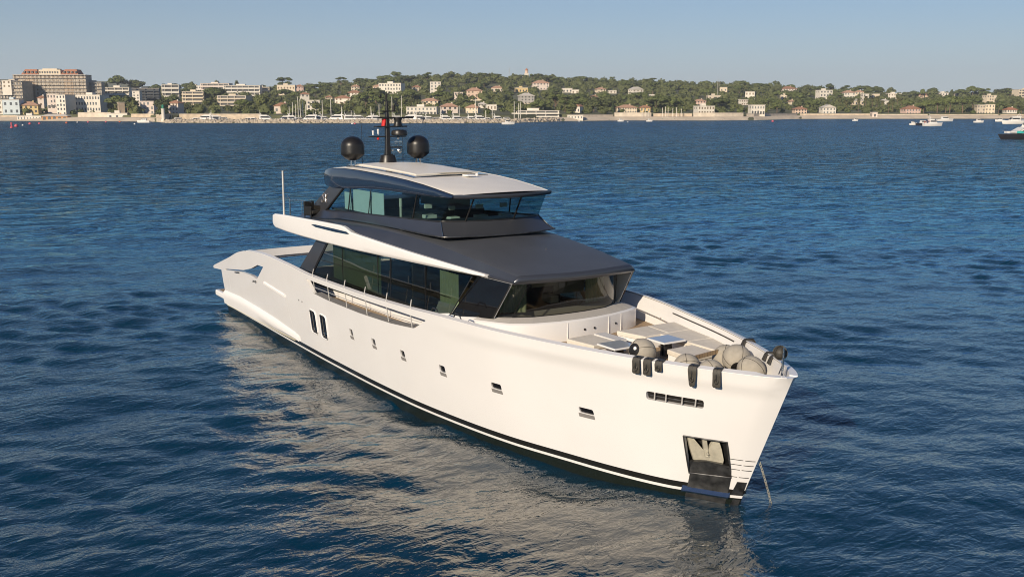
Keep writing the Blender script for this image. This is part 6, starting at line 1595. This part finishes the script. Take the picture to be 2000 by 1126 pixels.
motor_boat('cabin_cruiser', 14, 1981, Dz0(242), PI+.1, 'white cruiser partly behind the black hulled yacht at the right edge', 'boat', 'small boats on open water', None, True)
motor_boat('speed_boat', 4, 1212, Dz0(237.5), .1, 'tiny white boat off the long beige villa, left one', 'boat', 'small boats on open water', None, False)
motor_boat('speed_boat', 4, 1268, Dz0(237.5), .1, 'tiny white boat off the yellow beach house', 'boat', 'small boats on open water', None, False)
t = motor_boat('motor_dinghy', 7, 992, Dz0(243), .15, 'small open motor boat with a person, alone off the marina end', 'boat', 'small boats on open water', None, False)
mb = MB(); b = at(994, Dz0(243)-.5, .55)
mb.loft([[(b.x+math.cos(q)*r1, b.y+math.sin(q)*r1, b.z+z) for q in np.linspace(0, 2*PI, 9)[:-1]] for z, r1 in ((0, .2), (.5, .22), (.95, .24), (1.25, .26), (1.38, .12), (1.45, .09), (1.55, .12), (1.68, .12), (1.78, .05))])
o = mb.build('person', pbr('dark_clothes', (.12, .09, .08), .8), None, 60); tag(o, 'person standing in the small open motor boat off the marina', 'person')
# black hulled yacht at the right edge
def edge_yacht():
    D = Dz0(271); L_ = 19; t = thing('flybridge_yacht', 'black hulled flybridge yacht with white superstructure cut by the right edge', 'yacht', at(2011, D, 0), RZ+PI+.12)
    hullmesh(L_, 5.2, 1.7, -.2).build('hull', BK, t, 40)
    mb = MB(); mb.loft([[(-L_*.30, -2.2, 1.6), (L_*.30, -1.9, 1.7), (L_*.30, 1.9, 1.7), (-L_*.30, 2.2, 1.6)], [(-L_*.30, -2.0, 3.6), (L_*.12, -1.7, 3.7), (L_*.12, 1.7, 3.7), (-L_*.30, 2.0, 3.6)]]); c_ = mb.build('cabin', BW, t)
    for s in (-1, 1): mb = MB(); mb.prism([(-L_*.22, 2.3), (L_*.22, 2.35), (L_*.12, 3.3), (-L_*.2, 3.3)], lambda a, b: Vector((a, s*2.25, b)), lambda a, b: Vector((a, s*1.8, b))); mb.build('window', BG, c_)
    mb = MB(); mb.loft([[(L_*.28, y, 2.4), (L_*.30, y, 1.9), (L_*.16, y, 3.6)] for y in (-1.8, 1.8)]); mb.box(-L_*.36, L_*.05, -2.0, 2.0, 3.72, 4.4); mb.build('flybridge', BW, t)
    for s in (-1, 1): mb = MB(); mb.prism([(L_*.10, 1.5), (L_*.14, 1.5), (L_*.06, 4.9), (-L_*.02, 4.9)], lambda a, b: Vector((a, s*2.3, b)), lambda a, b: Vector((a, s*2.1, b))); mb.build('wing_support', BW, t)
    mb = MB(); mb.box(-L_*.30, L_*.16, -2.2, 2.2, 5.6, 5.85); mb.box(L_*.02, L_*.05, -2, -1.9, 4.3, 5.6); mb.box(L_*.02, L_*.05, 1.9, 2, 4.3, 5.6); o = mb.build('hard_top', BW, t)
    mb = MB(); mb.box(L_*.36, L_*.42, -1.2, .2, 1.72, 2.3); mb.build('sun_cushion', BW, t)
    mb = MB(); mb.box(L_*.18, L_*.30, 1.95, 2.05, 1.75, 2.5); mb.build('towel', TEAL, t)
    for s in (-1, 1): mb = MB(); mb.tube([(-L_*.4, s*2.3, 2.5), (L_*.1, s*2.4, 2.5), (L_*.46, s*.9, 2.4)], .03, 5); mb.build('guard_rail', M['steel'], t)
edge_yacht()
# buoys
PK = pbr('buoy_pink', (.55, .10, .13), .5); OR_ = pbr('buoy_orange', (.6, .12, .04), .5)
def buoy(px, py, r_, mat, label, spar=0):
    D = Dz0(py); t = thing('buoy', label, 'buoy', at(px, D, 0), 0, 'marker buoys off the beaches')
    mb = MB()
    if spar: mb.lathe([(r_, -.3), (r_, .5), (r_*.5, .7), (r_*.5, spar), (0, spar+.1)], 12)
    else: mb.ball((0, 0, r_*.4), r_, n=12)
    mb.build('float', mat, t, 50)
    mb = MB(); mb.lathe([(r_*.25, r_*.9), (r_*.25, r_*1.7), (0, r_*1.75)], 8); mb.build('top_ring', M['steel'], t, 40)
for px, py, r_, m, l_, s in [(23, 250, .75, PK, 'tall pink spar buoy nearest the left edge', 2.6), (32, 247.5, .95, PK, 'fat pink ball buoy right beside the tall spar buoy', 0), (44.5, 245.5, .5, BW, 'white ball buoy right of the fat pink one', 0), (58.5, 243, .8, PK, 'pink buoy off the white beach club', 0), (77, 242.5, .7, PK, 'pink buoy off the beach restaurant, left side', 0), (130, 241, .7, OR_, 'orange buoy off the right end of the beach restaurant', 0), (151, 239.5, .45, BW, 'small white buoy off the narrow cream hotel block', 0), (172, 239.5, .7, PK, 'pink buoy off the left end of the pale sea wall', 0), (207, 239, .65, PK, 'pink buoy off the right end of the pale sea wall', 0), (234, 239, .65, OR_, 'orange buoy off the white boathouse', 0), (263, 243, .5, BW, 'white ball buoy left of the speed boat by the harbour light', 0), (688, 242.5, .6, BW, 'white buoy off the breakwater, left one of a close pair', 0), (693, 242.5, .6, PK, 'pink buoy off the breakwater, right one of a close pair', 0), (1509, 238, .8, PK, 'pink buoy off the columned seafront house', 0), (1131, 237.5, .5, BW, 'white buoy off the beach bar', 0), (1226, 239, .4, BW, 'small white buoy right of the tiny boat off the beige villa', 0)]:
    buoy(px, py, r_, m, l_, s)
# ---- thin haze over the bay
mb = MB(); mb.box(-3600, 900, -3000, 3600, -9, 150)
hz = bpy.data.materials.new('haze_air'); hz.use_nodes = True; n = hz.node_tree.nodes; n.remove(n['Principled BSDF'])
pv = n.new('ShaderNodeVolumePrincipled'); pv.inputs['Color'].default_value = (.80, .88, 1.0, 1); pv.inputs['Density'].default_value = .00011; pv.inputs['Anisotropy'].default_value = 0.0
hz.node_tree.links.new(pv.outputs[0], n['Material Output'].inputs['Volume'])
o = mb.build('haze', hz); tag(o, 'thin sea haze over the bay', 'haze', kind='stuff')
